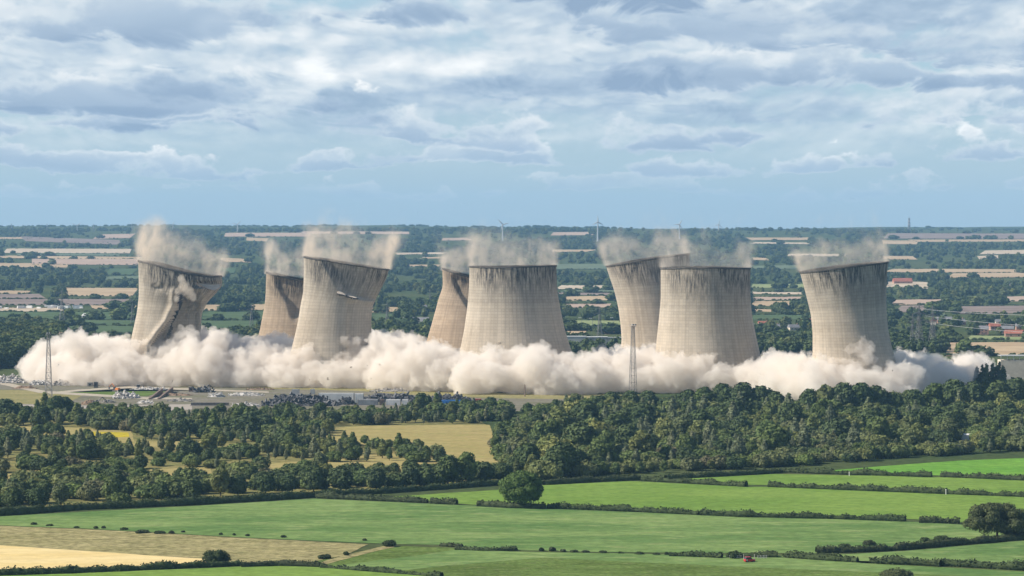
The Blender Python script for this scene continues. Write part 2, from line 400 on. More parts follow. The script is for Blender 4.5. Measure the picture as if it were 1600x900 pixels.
def d1(x, y):
    ridge = np.interp(y, [440, 452, 475, 500, 520, 540], [284, 277, 277.5, 266, 250, 236])
    rec = 20 * sst(x - ridge, 0, 2.5) * sst(y, 448, 460) * (1 - sst(x, 300, 322))
    bulge = -4.5 * np.exp(-((x - ridge + 6) / 5.5) ** 2) * sst(y, 446, 458)
    lowr = np.interp(x, [280, 300, 318, 340], [452, 468, 476, 462])
    over = -7.0 * sst(x, 283, 291) * (1 - sst(y - lowr, -2, 2)) * sst(y, 450 - (x - 290) * .1, 454 - (x - 290) * .1)
    slit = 7.0 * sst(x, 296, 308) * sst(y, 438, 441) * (1 - sst(y, 446, 450))
    dim = 3.4 * np.exp(-(((x - 246) / 9) ** 2 + ((y - 449) / 6) ** 2)) - 1.5 * np.exp(-(((x - 243) / 6) ** 2 + ((y - 442) / 3) ** 2))
    jag = 1.3 * np.vectorize(lambda a, b: mnoise.noise((a * .22, b * .22, 4)) + .6 * mnoise.noise((a * .6, b * .6, 9)))(x, y) * sst(x, 268, 284) * sst(y, 434, 446) * (1 - sst(y, 486, 510))
    return rec + bulge + over + slit + dim + 1.6 * jag
tower('T1', 'leftmost cooling tower, its concrete wall split open and folding below the rim', 2090,
      [(216.5, 407, 346, 431), (217, 424, 347.5, 445), (217.5, 448, 338, 458), (217, 466, 324, 472), (214.5, 488, 315, 490), (207, 522, 313, 522), (197, 560, 322, 560)],
      [(0, 0), (.2, -1), (.45, 2), (.65, 4.5), (.9, 3), (1, 0)], d1, [[(302, 441), (325, 443.5), (346, 444), (338, 453), (322, 451), (308, 446)], [(279, 458), (285, 457), (284, 478), (277, 500), (266, 522), (258, 530), (268, 505), (278, 480)]])
def d2(x, y):
    cr = np.interp(y, [430, 450, 475, 500], [424, 428, 446, 452])
    return 7.5 * sst(x - cr, 0, 12) * sst(y, 428, 440) * (1 - sst(y, 486, 508)) * (1 - sst(x, 470, 500))
tower('T2', 'narrow-looking cooling tower half hidden behind the second tower from the left, blackened below its rim', 2215,
      [(416, 425, 545, 434), (415.5, 455, 543, 455), (414, 475, 541, 475), (406, 517, 548, 517)], [(0, 0), (.2, 4), (.38, 8), (.6, 3), (1, 0)], d2, (), (.78, .71, .64))
def d3(x, y):
    cr = np.interp(y, [400, 420, 440, 456, 464], [498, 508, 520, 530, 545])
    bot = np.interp(x, [520, 560, 600], [456, 466, 471])
    return 10.5 * sst(x - cr, 0, 10) * (1 - sst(y - bot, -1.5, 2.5)) * (1 - sst(x, 580, 608)) + 1.6 * sst(x, 541, 545) * sst(y, 468, 474) * (1 - sst(x, 548, 570))
tower('T3', 'cooling tower leaning to the right, its upper wall buckled along a ragged fold', 2060,
      [(475, 400.5, 608, 421), (475, 420, 604, 434), (474.5, 442, 596, 450), (474, 456, 587, 468), (470, 475, 582, 479), (466.5, 498, 580, 500), (461, 524, 580.5, 524), (452, 560, 587, 560)],
      [(0, 0), (.3, -.5), (.6, .5), (1, 0)], d3, [[(527, 457), (541, 462), (560, 466), (559, 468), (543, 465), (530, 461)]])
def d4(x, y):
    cr = np.interp(y, [430, 450, 476, 500], [701, 708, 724, 740])
    return 6.5 * sst(x - cr, 0, 9) * sst(y, 426, 436) * (1 - sst(y, 474, 492)) + 2.5 * np.exp(-(((x - 686) / 7) ** 2 + ((y - 500) / 4) ** 2))
tower('T4', 'cooling tower mostly hidden behind the upright middle tower, sliding down to the left', 2185,
      [(691, 419, 816, 432), (692, 448, 812, 452), (685.5, 466, 808, 470), (678, 494, 810, 494), (670, 522, 818, 522)], [(0, 0), (.2, 5), (.33, 8), (.6, 4), (1, 0)], d4, (), (.84, .76, .69))
tower('T5', 'upright middle cooling tower with a level rim, the widest dark streaks at its right', 2030,
      [(733.5, 416, 869.5, 414.5), (733.5, 430, 869.5, 430), (732.5, 455, 871, 455), (730, 482, 875.5, 482), (725, 517, 883, 517), (717, 555, 895, 555)], [(0, 0), (.3, 1), (.6, .5), (1, 0)])
tower('T6', 'cooling tower tipping left with its raised rim partly behind another tower', 2155,
      [(947, 416, 1077, 396), (951.5, 430, 1078, 420), (960, 455, 1080, 450), (966, 480, 1080, 480), (970, 510, 1084, 510), (971.5, 535, 1089, 535)], [(0, 0), (.4, -2), (.7, -1.5), (1, 0)])
tower('T7', 'wide upright cooling tower with black streaks below its level rim, behind the floodlight mast', 2000,
      [(1032.5, 419, 1172.5, 419), (1032.5, 440, 1172, 440), (1032.5, 465, 1172.5, 465), (1030, 495, 1175, 495), (1024.5, 545, 1185.5, 545), (1020, 575, 1193.5, 575)], [(0, 0), (.25, -2), (.6, -2), (1, 0)])
tower('T8', 'rightmost cooling tower leaning left, its dark streaked rim tilted up to the right', 1905,
      [(1250, 425, 1387, 409), (1255, 443, 1385.5, 428), (1260.5, 464, 1384.5, 452), (1267, 490, 1384.5, 484), (1270, 520, 1387.5, 515), (1270, 550, 1395, 550), (1268, 587, 1408, 587)], [(0, 0), (.5, -1.5), (1, 0)])

M_fresh = plain('freshly_broken_concrete', (0.46, 0.40, 0.33), 0.95, 0.15, 0.3)
def slab(key, name, quad, depth, thick, mat=None):       # torn piece of wall: picture outline at its own distance, tilted back at the top
    P = np.array([at(x, y, depth + (dz_ if len(q) > 2 else 0)) for q in quad for (x, y, dz_) in [(q + (0,))[:3]]]); b = np.array(TOWERS[key]['root'].location); P = P - b; n = len(P)
    Q = P + np.array([0, thick, 0]); f = [tuple(range(n))[::-1], tuple(range(n, 2 * n))] + [(i, (i + 1) % n, n + (i + 1) % n, n + i) for i in range(n)]
    obj(name, mesh(name, np.concatenate([P, Q]), f, mat or M_fresh), TOWERS[key]['root'])
slab('T3', 'broken_slab', [(526, 456, 3), (532, 454, 5), (539, 459.5, 3), (540, 462, 0), (535, 460, 0), (527, 458.5, 0)], 2029, 1.2)
slab('T3', 'broken_slab', [(544, 461.5, 4), (550, 462.5, 4), (557, 464.5, 3), (557, 466, 0), (546, 463.5, 0)], 2030, 1.0)
slab('T1', 'folded_slab', [(308, 443, 6), (330, 445, 6), (345, 443.5, 8), (343, 449, 5), (335, 454, 3), (325, 451, 2)], 2063, 1.2)
# ------------------------------------------------------------------ dust rolling round the feet of the towers
def ico(sub):
    bm = bmesh.new(); bmesh.ops.create_icosphere(bm, subdivisions=sub, radius=1); v = np.array([q.co[:] for q in bm.verts]); f = np.array([[a.index for a in q.verts] for q in bm.faces]); bm.free()
    return v, f
ICO1, ICO2 = ico(1), ico(2)
TOPL = [(42, 575), (50, 548), (75, 528), (115, 514), (160, 519), (205, 527), (240, 520), (285, 507), (335, 508), (375, 520), (410, 518), (440, 513), (470, 530), (505, 537), (530, 532), (560, 521), (600, 514), (640, 515), (675, 528), (705, 545),
        (730, 548), (760, 533), (790, 545), (830, 530), (868, 546), (900, 551), (935, 545), (965, 536), (985, 543), (1012, 530), (1040, 553), (1080, 553), (1110, 546), (1140, 539), (1165, 563), (1185, 560), (1205, 541), (1250, 552), (1290, 555), (1320, 536), (1345, 526), (1362, 553), (1385, 585), (1398, 541), (1440, 549), (1480, 556), (1520, 547), (1545, 556), (1556, 575)]
TX, TY = [a for a, b in TOPL], [b for a, b in TOPL]
FRX, FRD = [42, 140, 330, 560, 640, 760, 900, 1000, 1150, 1220, 1260, 1400, 1440, 1556], [2080, 2030, 2018, 2000, 1968, 1925, 1922, 1945, 1935, 1880, 1843, 1843, 1870, 1960]
BKX, BKD = [42, 140, 330, 560, 700, 1000, 1200, 1400, 1556], [2130, 2190, 2240, 2260, 2240, 2220, 2130, 2080, 2060]
rg = np.random.default_rng(11)
sph = []
def lim(px, d): return float(at(px, np.interp(px, TX, TY), d)[2])
for px in np.arange(50, 1552, 5.0):              # the body of the bank
    d0, d1_ = np.interp(px, FRX, FRD) + 16, np.interp(px, BKX, BKD)
    for k in range(5):
        d = d0 + (d1_ - d0) * rg.uniform(0, 1) ** 1.4
        zt = lim(px, d) * min(1.0, 0.55 + 0.6 * (d - d0) / 60.0 + rg.uniform(-.1, .15))
        r = min(rg.uniform(6, 15), max(4.5, zt * 0.5))
        sph.append((px, d, rg.uniform(0.15, 1.0) * max(0.5, zt - r), r))
px = 52.0
while px < 1550:                                  # big rolling lobes at its front, bulging over a recessed foot
    d0 = np.interp(px, FRX, FRD); big = rg.uniform(0, 1)
    r = rg.uniform(9, 13) + 5 * big * (rg.uniform(0, 1) > .45)
    d = d0 + r + rg.uniform(-4, 22)
    zt = lim(px, d); r = min(r, zt * .55)
    sph.append((px, d, max(r * .55, min(zt - r, rg.uniform(.5, 1.15) * r)), r))
    for j in range(3):
        dd = d + rg.uniform(4, 30); rr = rg.uniform(6, 10); z2 = lim(px, dd)
        sph.append((px + rg.uniform(-14, 14), dd, max(2.0, min(z2 - rr, rg.uniform(.4, .95) * z2)), rr))
    px += rg.uniform(14, 46)
for x0, y0, x1, y1, rr in [(1012, 532, 1020, 560, 3.5), (1340, 530, 1352, 566, 4.0), (1310, 540, 1318, 566, 3.6), (832, 533, 838, 560, 5), (1140, 543, 1120, 566, 5), (285, 509, 275, 540, 7), (338, 511, 342, 545, 7)]:
    for f in np.linspace(0, 1, 7):                # jets standing above the bank
        q = (x0 + (x1 - x0) * f + rg.uniform(-2, 2), y0 + (y1 - y0) * f); dd = np.interp(q[0], FRX, FRD) + 45
        sph.append((q[0], dd, float(at(q[0], q[1] + rr * 1.6, dd)[2]), rr * (.7 + .8 * f)))
SPH = []
for px, d, z, r in sph:
    P = np.array([(px - 800) / F * d, d, z]); SPH.append((P, r))
    for j in range(6):                       # smaller billows boiling off the big ones
        n = rg.normal(size=3); n[2] = abs(n[2]) * .9 - .15; n[1] -= .5; n /= np.linalg.norm(n)
        r2 = r * rg.uniform(.26, .5); Q = P + n * (r * rg.uniform(.75, 1.0))
        q = project(Q)
        if Q[2] + r2 > lim(np.clip(q[0], 42, 1556), Q[1]) + 4.5: continue
        SPH.append((Q, r2))
def union_mesh(name, spheres, voxel):
    vs, fs, n = [], [], 0
    for P, r in spheres:
        V, Fc = ICO2 if r > 5 else ICO1
        vs.append(V * r + P); fs.append(Fc + n); n += len(V)
    o = obj(name, fast_mesh(name, np.concatenate(vs), np.concatenate(fs)))
    m = o.modifiers.new('r', 'REMESH'); m.mode = 'VOXEL'; m.voxel_size = voxel
    return o
def displace(o, kind, scale, strength, mid=0.5, depth=3):
    t = bpy.data.textures.new(kind, kind); t.noise_scale = scale
    if kind == 'CLOUDS': t.noise_depth = depth
    m = o.modifiers.new('d', 'DISPLACE'); m.texture = t; m.strength = strength; m.mid_level = mid; m.texture_coords = 'GLOBAL'
def bake(o, name, mat, base):
    dg = bpy.context.evaluated_depsgraph_get(); me = bpy.data.meshes.new_from_object(o.evaluated_get(dg)); me.name = name
    old = o.data; bpy.data.objects.remove(o); bpy.data.meshes.remove(old)
    me.transform(Matrix.Translation(-Vector(base))); me.materials.clear(); me.materials.append(mat); me.shade_smooth()
    return obj(name, me, None, base)
def vol_mat(name, col, dens, aniso=0.0):
    m = bpy.data.materials.new(name); m.use_nodes = True; t = NT(m.node_tree); t.n.clear()
    v = t.node('ShaderNodeVolumePrincipled'); v.inputs['Color'].default_value = (*col, 1); v.inputs['Density'].default_value = dens
    v.inputs['Anisotropy'].default_value = aniso
    t.l.new(v.outputs[0], t.node('ShaderNodeOutputMaterial').inputs['Volume']); t.v = v
    return m, t
M_dust, _ = vol_mat('concrete_dust', (0.966, 0.917, 0.855), 0.115, 0.0)
dc = union_mesh('dust_cloud', SPH, 1.1)
displace(dc, 'VORONOI', 7.0, -5.0, 0.4); displace(dc, 'VORONOI', 2.8, -2.6, 0.4); displace(dc, 'CLOUDS', 6.0, 5.0, 0.5, 2); displace(dc, 'CLOUDS', 1.7, 3.2, 0.5, 4)
dco = bake(dc, 'dust_cloud', M_dust, (0, 2000, 0))
tag(dco, 'pale billowing bank of dust boiling round the feet of the cooling towers', 'dust cloud', kind='stuff')

def jet(pts, depth, label, mat):
    g = np.random.default_rng(3); sp = []
    for x, y, r in pts:
        c = at(x, y, depth); sp.append((c, r))
        for j in range(7):
            n = g.normal(size=3); n /= np.linalg.norm(n); sp.append((c + n * r * .8, r * g.uniform(.3, .55)))
    o = union_mesh('dust_jet', sp, .7); displace(o, 'CLOUDS', 2.5, 3.0, .5, 3); o = bake(o, 'dust_jet', mat, tuple(at(pts[0][0], pts[0][1], depth))); tag(o, label, 'dust jet', kind='stuff')
M_jet, _ = vol_mat('tan_dust', (0.96, 0.88, 0.77), 0.10, 0.0)
jet([(283, 436, 3.2), (287, 446, 4.2), (295, 455, 4.2), (301, 463, 3.6), (279, 455, 3.0), (276, 466, 2.6)], 2052, 'tan puff of dust bursting from the split in the leftmost tower', M_jet)
jet([(247, 443, 1.6), (243, 446, 1.2), (262, 459, 1.3)], 2056, 'tiny white puff at the dent in the leftmost tower', M_jet)
# ------------------------------------------------------------------ torn curtains of dust left hanging over each mouth
def plume_mat(key, R0, top, dens, lean, hot, seed):
    m, t = vol_mat('rim_dust', (0.94, 0.83, 0.70), 0.1, 0.2)
    P = t.node('ShaderNodeTexCoord').outputs['Object']
    x, y, z = t.sep(P); zc = t.m('MAXIMUM', z, 0.0)
    q = t.vm('ADD', P, (seed * 37.0, seed * 11.0, 0.0))
    wn = t.node('ShaderNodeTexNoise'); t.l.new(q, wn.inputs['Vector']); wn.inputs['Scale'].default_value = 0.07; wn.inputs['Detail'].default_value = 2
    wv = t.vm('SUBTRACT', wn.outputs['Color'], (0.5, 0.5, 0.5))
    wx, wy, wz = t.sep(wv)
    amp = t.m('MULTIPLY_ADD', zc, 0.85, 1.5)
    X = t.m('ADD', x, t.m('MULTIPLY', wx, amp)); X = t.m('SUBTRACT', X, t.m('MULTIPLY', zc, lean)); Y = t.m('ADD', y, t.m('MULTIPLY', wy, amp))
    r = t.m('SQRT', t.m('MULTIPLY_ADD', X, X, t.m('MULTIPLY', Y, Y)))
    Rz = t.m('MULTIPLY_ADD', zc, -0.03, R0 - 0.4)
    wd = t.m('MULTIPLY_ADD', zc, 0.16, 1.5)
    e = t.m('DIVIDE', t.m('SUBTRACT', r, Rz), wd)
    shell = t.m('EXPONENT', t.m('MULTIPLY', t.m('MULTIPLY', e, e), -1.0))
    tb = t.noise(t.vm('MULTIPLY', q, (1.0, 1.0, 0.6)), 0.115, 5, 0.62, 0.5)
    cl = t.noise(q, 0.045, 2, 0.5)
    Z = t.m('ADD', z, t.m('MULTIPLY', wz, 16.0))
    Z = t.m('SUBTRACT', Z, t.m('MULTIPLY', t.m('SUBTRACT', cl, 0.5), 44.0))
    if hot: Z = t.m('MULTIPLY_ADD', x, hot, Z)
    hf = t.sstep(Z, top, top * 0.25)
    body = t.m('MULTIPLY', t.m('MULTIPLY', shell, hf), t.sstep(tb, 0.40, 0.62, 0.05, 1.2))
    foot = t.m('MULTIPLY', t.m('MULTIPLY', t.sstep(z, 5.0, 0.0), shell), 0.40)
    fill = t.m('MULTIPLY', t.m('MULTIPLY', t.sstep(r, R0 - 1.0, R0 - 9.0), t.sstep(Z, 16.0, 0.0)), t.m('MULTIPLY', t.sstep(tb, .42, .7), 0.10))
    wisp = t.m('MULTIPLY', t.m('MULTIPLY', t.sstep(tb, .5, .75), t.sstep(cl, .46, .66)), t.m('MULTIPLY', t.sstep(r, R0 + 8, R0 - 4), t.m('MULTIPLY', t.sstep(z, 14.0, 24.0), t.sstep(z, 42.0, 26.0))))
    tot = t.m('ADD', t.m('ADD', body, foot), t.m('ADD', fill, t.m('MULTIPLY', wisp, 0.30)))
    tot = t.m('MULTIPLY', tot, t.sstep(z, -0.6, 0.6))
    edge = t.m('MULTIPLY', t.sstep(t.m('ABSOLUTE', x), R0 + 13.5, R0 + 8), t.sstep(z, 44, 36))
    t.l.new(t.m('MULTIPLY', t.m('MULTIPLY', tot, edge), dens), t.v.inputs['Density'])
    return m
PL = {'T1': (30, 0.105, -.05, .22, 'left-hand split tower'), 'T2': (26, 0.112, -.10, .12, 'half-hidden second tower'), 'T3': (28, 0.124, .06, -.1, 'buckled right-leaning tower'),
      'T4': (22, 0.081, -.12, .1, 'hidden tower left of the upright middle one'), 'T5': (24, 0.062, 0, .1, 'upright middle tower'), 'T6': (24, 0.068, -.10, .1, 'left-tipping tower behind'),
      'T7': (22, 0.056, 0, .1, 'wide upright tower'), 'T8': (20, 0.068, -.06, .08, 'rightmost tower')}
for i, (k, (top, dens, lean, hot, nm)) in enumerate(PL.items()):
    T = TOWERS[k]; R0 = float(T['R']); mb = MB(); n = 20; rr = R0 + 14
    rn = [(math.cos(2 * math.pi * j / n) * rr, math.sin(2 * math.pi * j / n) * rr) for j in range(n)]
    mb.add([(a, b, -0.8) for a, b in rn] + [(a, b, 44) for a, b in rn], [tuple(reversed(range(n))), tuple(range(n, 2 * n))] + [(j, (j + 1) % n, n + (j + 1) % n, n + j) for j in range(n)])
    tilt = math.atan2(T['h'][2], T['h'][0])
    dz_ = -np.mean([b for a, b in T['rim']]) * T['D'] / F if T['rim'] else 0
    o = mb.build('dust_plume', plume_mat(k, R0, top, dens, lean, hot, i + 1), loc=(T['c'][0], T['c'][1], T['c'][2] + dz_), rot=(0, -tilt, 0))
    tag(o, 'thin torn curtain of tan dust hanging above the rim of the ' + nm, 'dust plume', 'dust hanging over the tower mouths', kind='stuff')
# ------------------------------------------------------------------ fields
def chaikin(p, n=1):
    p = np.asarray(p, float)
    for _ in range(n):
        q = np.roll(p, -1, 0); p = np.stack([p * .8 + q * .2, p * .2 + q * .8], 1).reshape(-1, 2)
    return p
def near_sheet(name, poly, mat, z, label, step=7.0, wob=0.5):
    P = G(*np.array(poly, float).T)[:, :2]; out = []
    for a, b in zip(P, np.roll(P, -1, 0)):
        n = max(1, int(np.linalg.norm(b - a) / step))
        for i in range(n):
            q = a + (b - a) * i / n
            out.append(q + wob * np.array([mnoise.noise((q[0] * .09, q[1] * .09, 3)), mnoise.noise((q[0] * .09, q[1] * .09, 9)) * 2]))
    out = np.array(out); c = out.mean(0)
    v = [(x - c[0], y - c[1], 0) for x, y in out]
    if sum(v[i - 1][0] * v[i][1] - v[i][0] * v[i - 1][1] for i in range(len(v))) < 0: v = v[::-1]
    bm = bmesh.new(); f = bm.faces.new([bm.verts.new(p) for p in v]); bmesh.ops.triangulate(bm, faces=[f]); me = bpy.data.meshes.new(name); bm.to_mesh(me); bm.free()
    me.materials.append(mat); return tag(obj(name, me, None, (c[0], c[1], z)), label, kind='structure')
GR = lambda n, a, b, c=None, **k: land(n, a, b, c, **{**dict(scale=0.012, stretch=2.6, ang=0.12, fine=0.24, fine_scale=0.22), **k})
M_past = GR('pasture_grass', (0.095, 0.168, 0.05), (0.17, 0.242, 0.08), (0.225, 0.26, 0.105))
M_past2 = GR('fresh_pasture_grass', (0.128, 0.212, 0.042), (0.178, 0.262, 0.058), (0.118, 0.19, 0.045))
M_past3 = GR('bright_pasture_grass', (0.115, 0.255, 0.04), (0.15, 0.29, 0.05))
M_bank = GR('embankment_grass', (0.085, 0.125, 0.03), (0.13, 0.19, 0.05), (0.16, 0.17, 0.07), fine=0.4, fine_scale=0.5, bump=0.5, scale=0.03, stretch=3.0)
M_rough = GR('dry_tussock_grass', (0.235, 0.21, 0.095), (0.33, 0.285, 0.14), (0.12, 0.13, 0.045), fine=0.5, fine_scale=0.28, scale=0.03, stretch=3.5)
M_wheat = GR('ripe_wheat', (0.60, 0.455, 0.20), (0.66, 0.52, 0.26), None, fine=0.10, stretch=5)
M_dry = GR('dry_meadow', (0.29, 0.24, 0.095), (0.35, 0.28, 0.12), (0.19, 0.215, 0.06), fine=0.2, scale=0.02, stretch=2.5)
M_scrubg = GR('scrub_ground', (0.16, 0.16, 0.06), (0.25, 0.21, 0.085), (0.09, 0.11, 0.035), fine=0.35, scale=0.025)
M_flow = GR('yellow_flowers', (0.48, 0.37, 0.03), (0.36, 0.30, 0.04), None, fine=0.2)
M_site = land('demolition_ground', (0.20, 0.175, 0.145), (0.15, 0.145, 0.085), (0.26, 0.235, 0.20), 0.02, 4.0, 0.0, 0.3, 0.4)
M_slab = land('dusty_concrete_slab', (0.31, 0.27, 0.23), (0.36, 0.32, 0.27), None, 0.03, 4.0, 0.0, 0.15, 0.4)
M_track = land('pale_track', (0.42, 0.37, 0.29), (0.36, 0.31, 0.24), None, 0.05, 2.0, 0.0, 0.2, 0.4)
M_verge = land('dry_verge', (0.22, 0.20, 0.085), (0.29, 0.25, 0.12), (0.13, 0.14, 0.05), 0.02, 3.0, 0.0, 0.3, 0.4)
NS = near_sheet
NS('pasture', [(-150, 815), (0, 807), (300, 791), (490, 779.5), (800, 793), (1100, 805), (1415, 815), (1500, 820), (1750, 815), (1750, 830), (1600, 842), (1400, 860), (1270, 865), (1130, 864), (950, 863), (800, 860), (700, 852), (600, 850), (560, 848), (400, 841), (150, 827), (-150, 815.4)], M_past, .10, 'broad pale green pasture below the lone round tree')
NS('rough_grass', [(-150, 816), (150, 828), (400, 842), (575, 851), (540, 868), (480, 880), (380, 881), (370, 880), (300, 872), (0, 853), (-150, 845)], M_rough, .12, 'strip of dry tussocky grass above the wheat field')
NS('wheat_field', [(-150, 845), (0, 852.5), (315, 873.5), (372, 881), (200, 890), (0, 897), (-150, 902)], M_wheat, .14, 'golden wheat field in the lower left corner')
NS('pasture', [(-150, 906), (0, 900), (200, 893), (370, 886), (480, 884), (520, 885), (690, 902), (700, 990), (-150, 990)], M_past2, .11, 'green pasture below the wheat field hedge')
NS('pasture', [(380, 884), (540, 870), (600, 853), (700, 856), (800, 862), (1130, 868), (1270, 869), (1345, 880), (1600, 893), (1750, 898), (1750, 990), (700, 990), (690, 903), (520, 886)], M_bank, .09, 'olive green embankment grass along the bottom edge')
NS('pasture', [(520, 884.5), (640, 870), (720, 858.5), (800, 862.5), (1130, 868.5), (1270, 869.5), (1345, 880.5), (1600, 894), (1750, 899), (1750, 915), (1500, 900), (1250, 890), (1000, 879), (850, 872), (700, 884), (620, 893)], M_past, .13, 'grassy shelf above the olive embankment')
NS('dirt_track', [(498, 880), (540, 868), (600, 853.5), (625, 853.5), (590, 861), (545, 873), (510, 882)], M_rough, .16, 'pale worn bank curving down to the lower hedge')
NS('pasture', [(1345, 877), (1290, 868), (1410, 862), (1600, 845), (1750, 835), (1750, 893), (1600, 887), (1470, 879)], M_past, .15, 'wedge of green pasture at the lower right')
NS('pasture', [(600, 777), (775, 766), (855, 758), (985, 752), (1165, 761), (1205, 761), (1600, 776), (1750, 781), (1750, 812), (1500, 816), (1415, 811), (1100, 801), (860, 793), (740, 789)], M_past2, .11, 'fresh green pasture beside the lone round tree')
NS('pasture', [(1040, 750), (1210, 741), (1450, 745), (1600, 751), (1750, 757), (1750, 778), (1600, 773.5), (1205, 758), (1165, 758)], M_past2, .13, 'narrow green pasture between two hedges at the right')
NS('pasture', [(1290, 736), (1400, 727), (1500, 720), (1600, 716), (1750, 712), (1750, 754), (1600, 748), (1460, 743)], M_past3, .12, 'bright green field against the wood at the right')
NS('scrub_meadow', [(-100, 652), (120, 655), (300, 660), (520, 655), (745, 655), (760, 664), (790, 700), (800, 748), (490, 772), (300, 785), (0, 803), (-100, 808)], M_scrubg, .06, 'dry grass showing between the scrub belts on the left')
NS('meadow', [(508, 668), (600, 665), (765, 664), (775, 690), (785, 722), (700, 728), (560, 735), (400, 740), (390, 728), (640, 704), (560, 694), (515, 690), (400, 692), (400, 686), (500, 686)], M_dry, .10, 'golden dry meadow in the clearing')
NS('meadow', [(-60, 664), (110, 668), (205, 674), (210, 690), (330, 690), (340, 700), (200, 700), (100, 682), (-60, 672)], M_dry, .10, 'dry grass strip between the left scrub belts')
NS('meadow', [(-60, 742), (60, 735), (90, 742), (40, 752), (-60, 756)], M_dry, .10, 'small dry clearing at the left edge')
NS('meadow', [(190, 736), (330, 730), (330, 742), (240, 752), (200, 746)], M_dry, .11, 'small dry clearing among the left bushes')
NS('flower_patch', [(128, 674.5), (200, 676), (202, 683), (175, 684), (135, 680)], M_flow, .14, 'patch of bright yellow flowers between scrub belts')
NS('demolition_ground', [(-100, 588), (100, 597), (400, 603), (640, 608), (830, 618), (1010, 625), (1010, 632), (780, 644), (500, 646), (200, 652), (100, 646), (-100, 648)], M_site, .06, 'bare churned ground of the demolition site')
NS('verge', [(100, 597), (400, 602), (640, 608), (800, 615), (1000, 617), (1000, 626), (760, 622), (640, 617), (560, 611), (400, 607), (220, 603)], M_verge, .10, 'dry grass verge at the foot of the dust')
NS('verge', [(-80, 608), (40, 610), (130, 618), (100, 632), (-80, 630)], M_verge, .10, 'patch of dry grass and flowers left of the mast')
NS('verge', [(90, 611), (170, 608), (260, 612), (230, 619), (150, 620), (110, 616)], M_bank, .11, 'green grass patch beside the pale track')
NS('concrete_slab', [(-80, 634), (60, 632), (120, 634), (300, 632), (300, 640), (200, 648), (60, 642), (-80, 644)], M_slab, .14, 'dusty concrete slab behind the left scrub')
NS('track', [(-80, 588), (0, 596), (70, 611), (150, 616), (230, 621), (300, 622), (300, 624.5), (220, 624), (140, 619), (60, 614), (-4, 600), (-80, 593)], M_track, .16, 'pale dirt track crossing the site to the mast')
NS('track', [(70, 614), (120, 609), (200, 604), (260, 606), (420, 612), (420, 614), (250, 608.5), (200, 607), (120, 612), (80, 616)], M_track, .17, 'pale side track leading to the small cabins')
M_far = {k: land('far_' + k, a, b, None, 0.006, 2.5, 0.2, 0.14, 0.03) for k, a, b in [
    ('stubble', (0.36, 0.265, 0.165), (0.44, 0.335, 0.215)), ('pale', (0.42, 0.335, 0.235), (0.48, 0.40, 0.30)), ('plough', (0.20, 0.155, 0.135), (0.25, 0.20, 0.17)), ('pink', (0.37, 0.27, 0.20), (0.41, 0.31, 0.24)),
    ('green', (0.075, 0.112, 0.055), (0.09, 0.125, 0.06)), ('dull', (0.11, 0.14, 0.09), (0.14, 0.17, 0.10)), ('light', (0.21, 0.25, 0.11), (0.25, 0.27, 0.13))]}
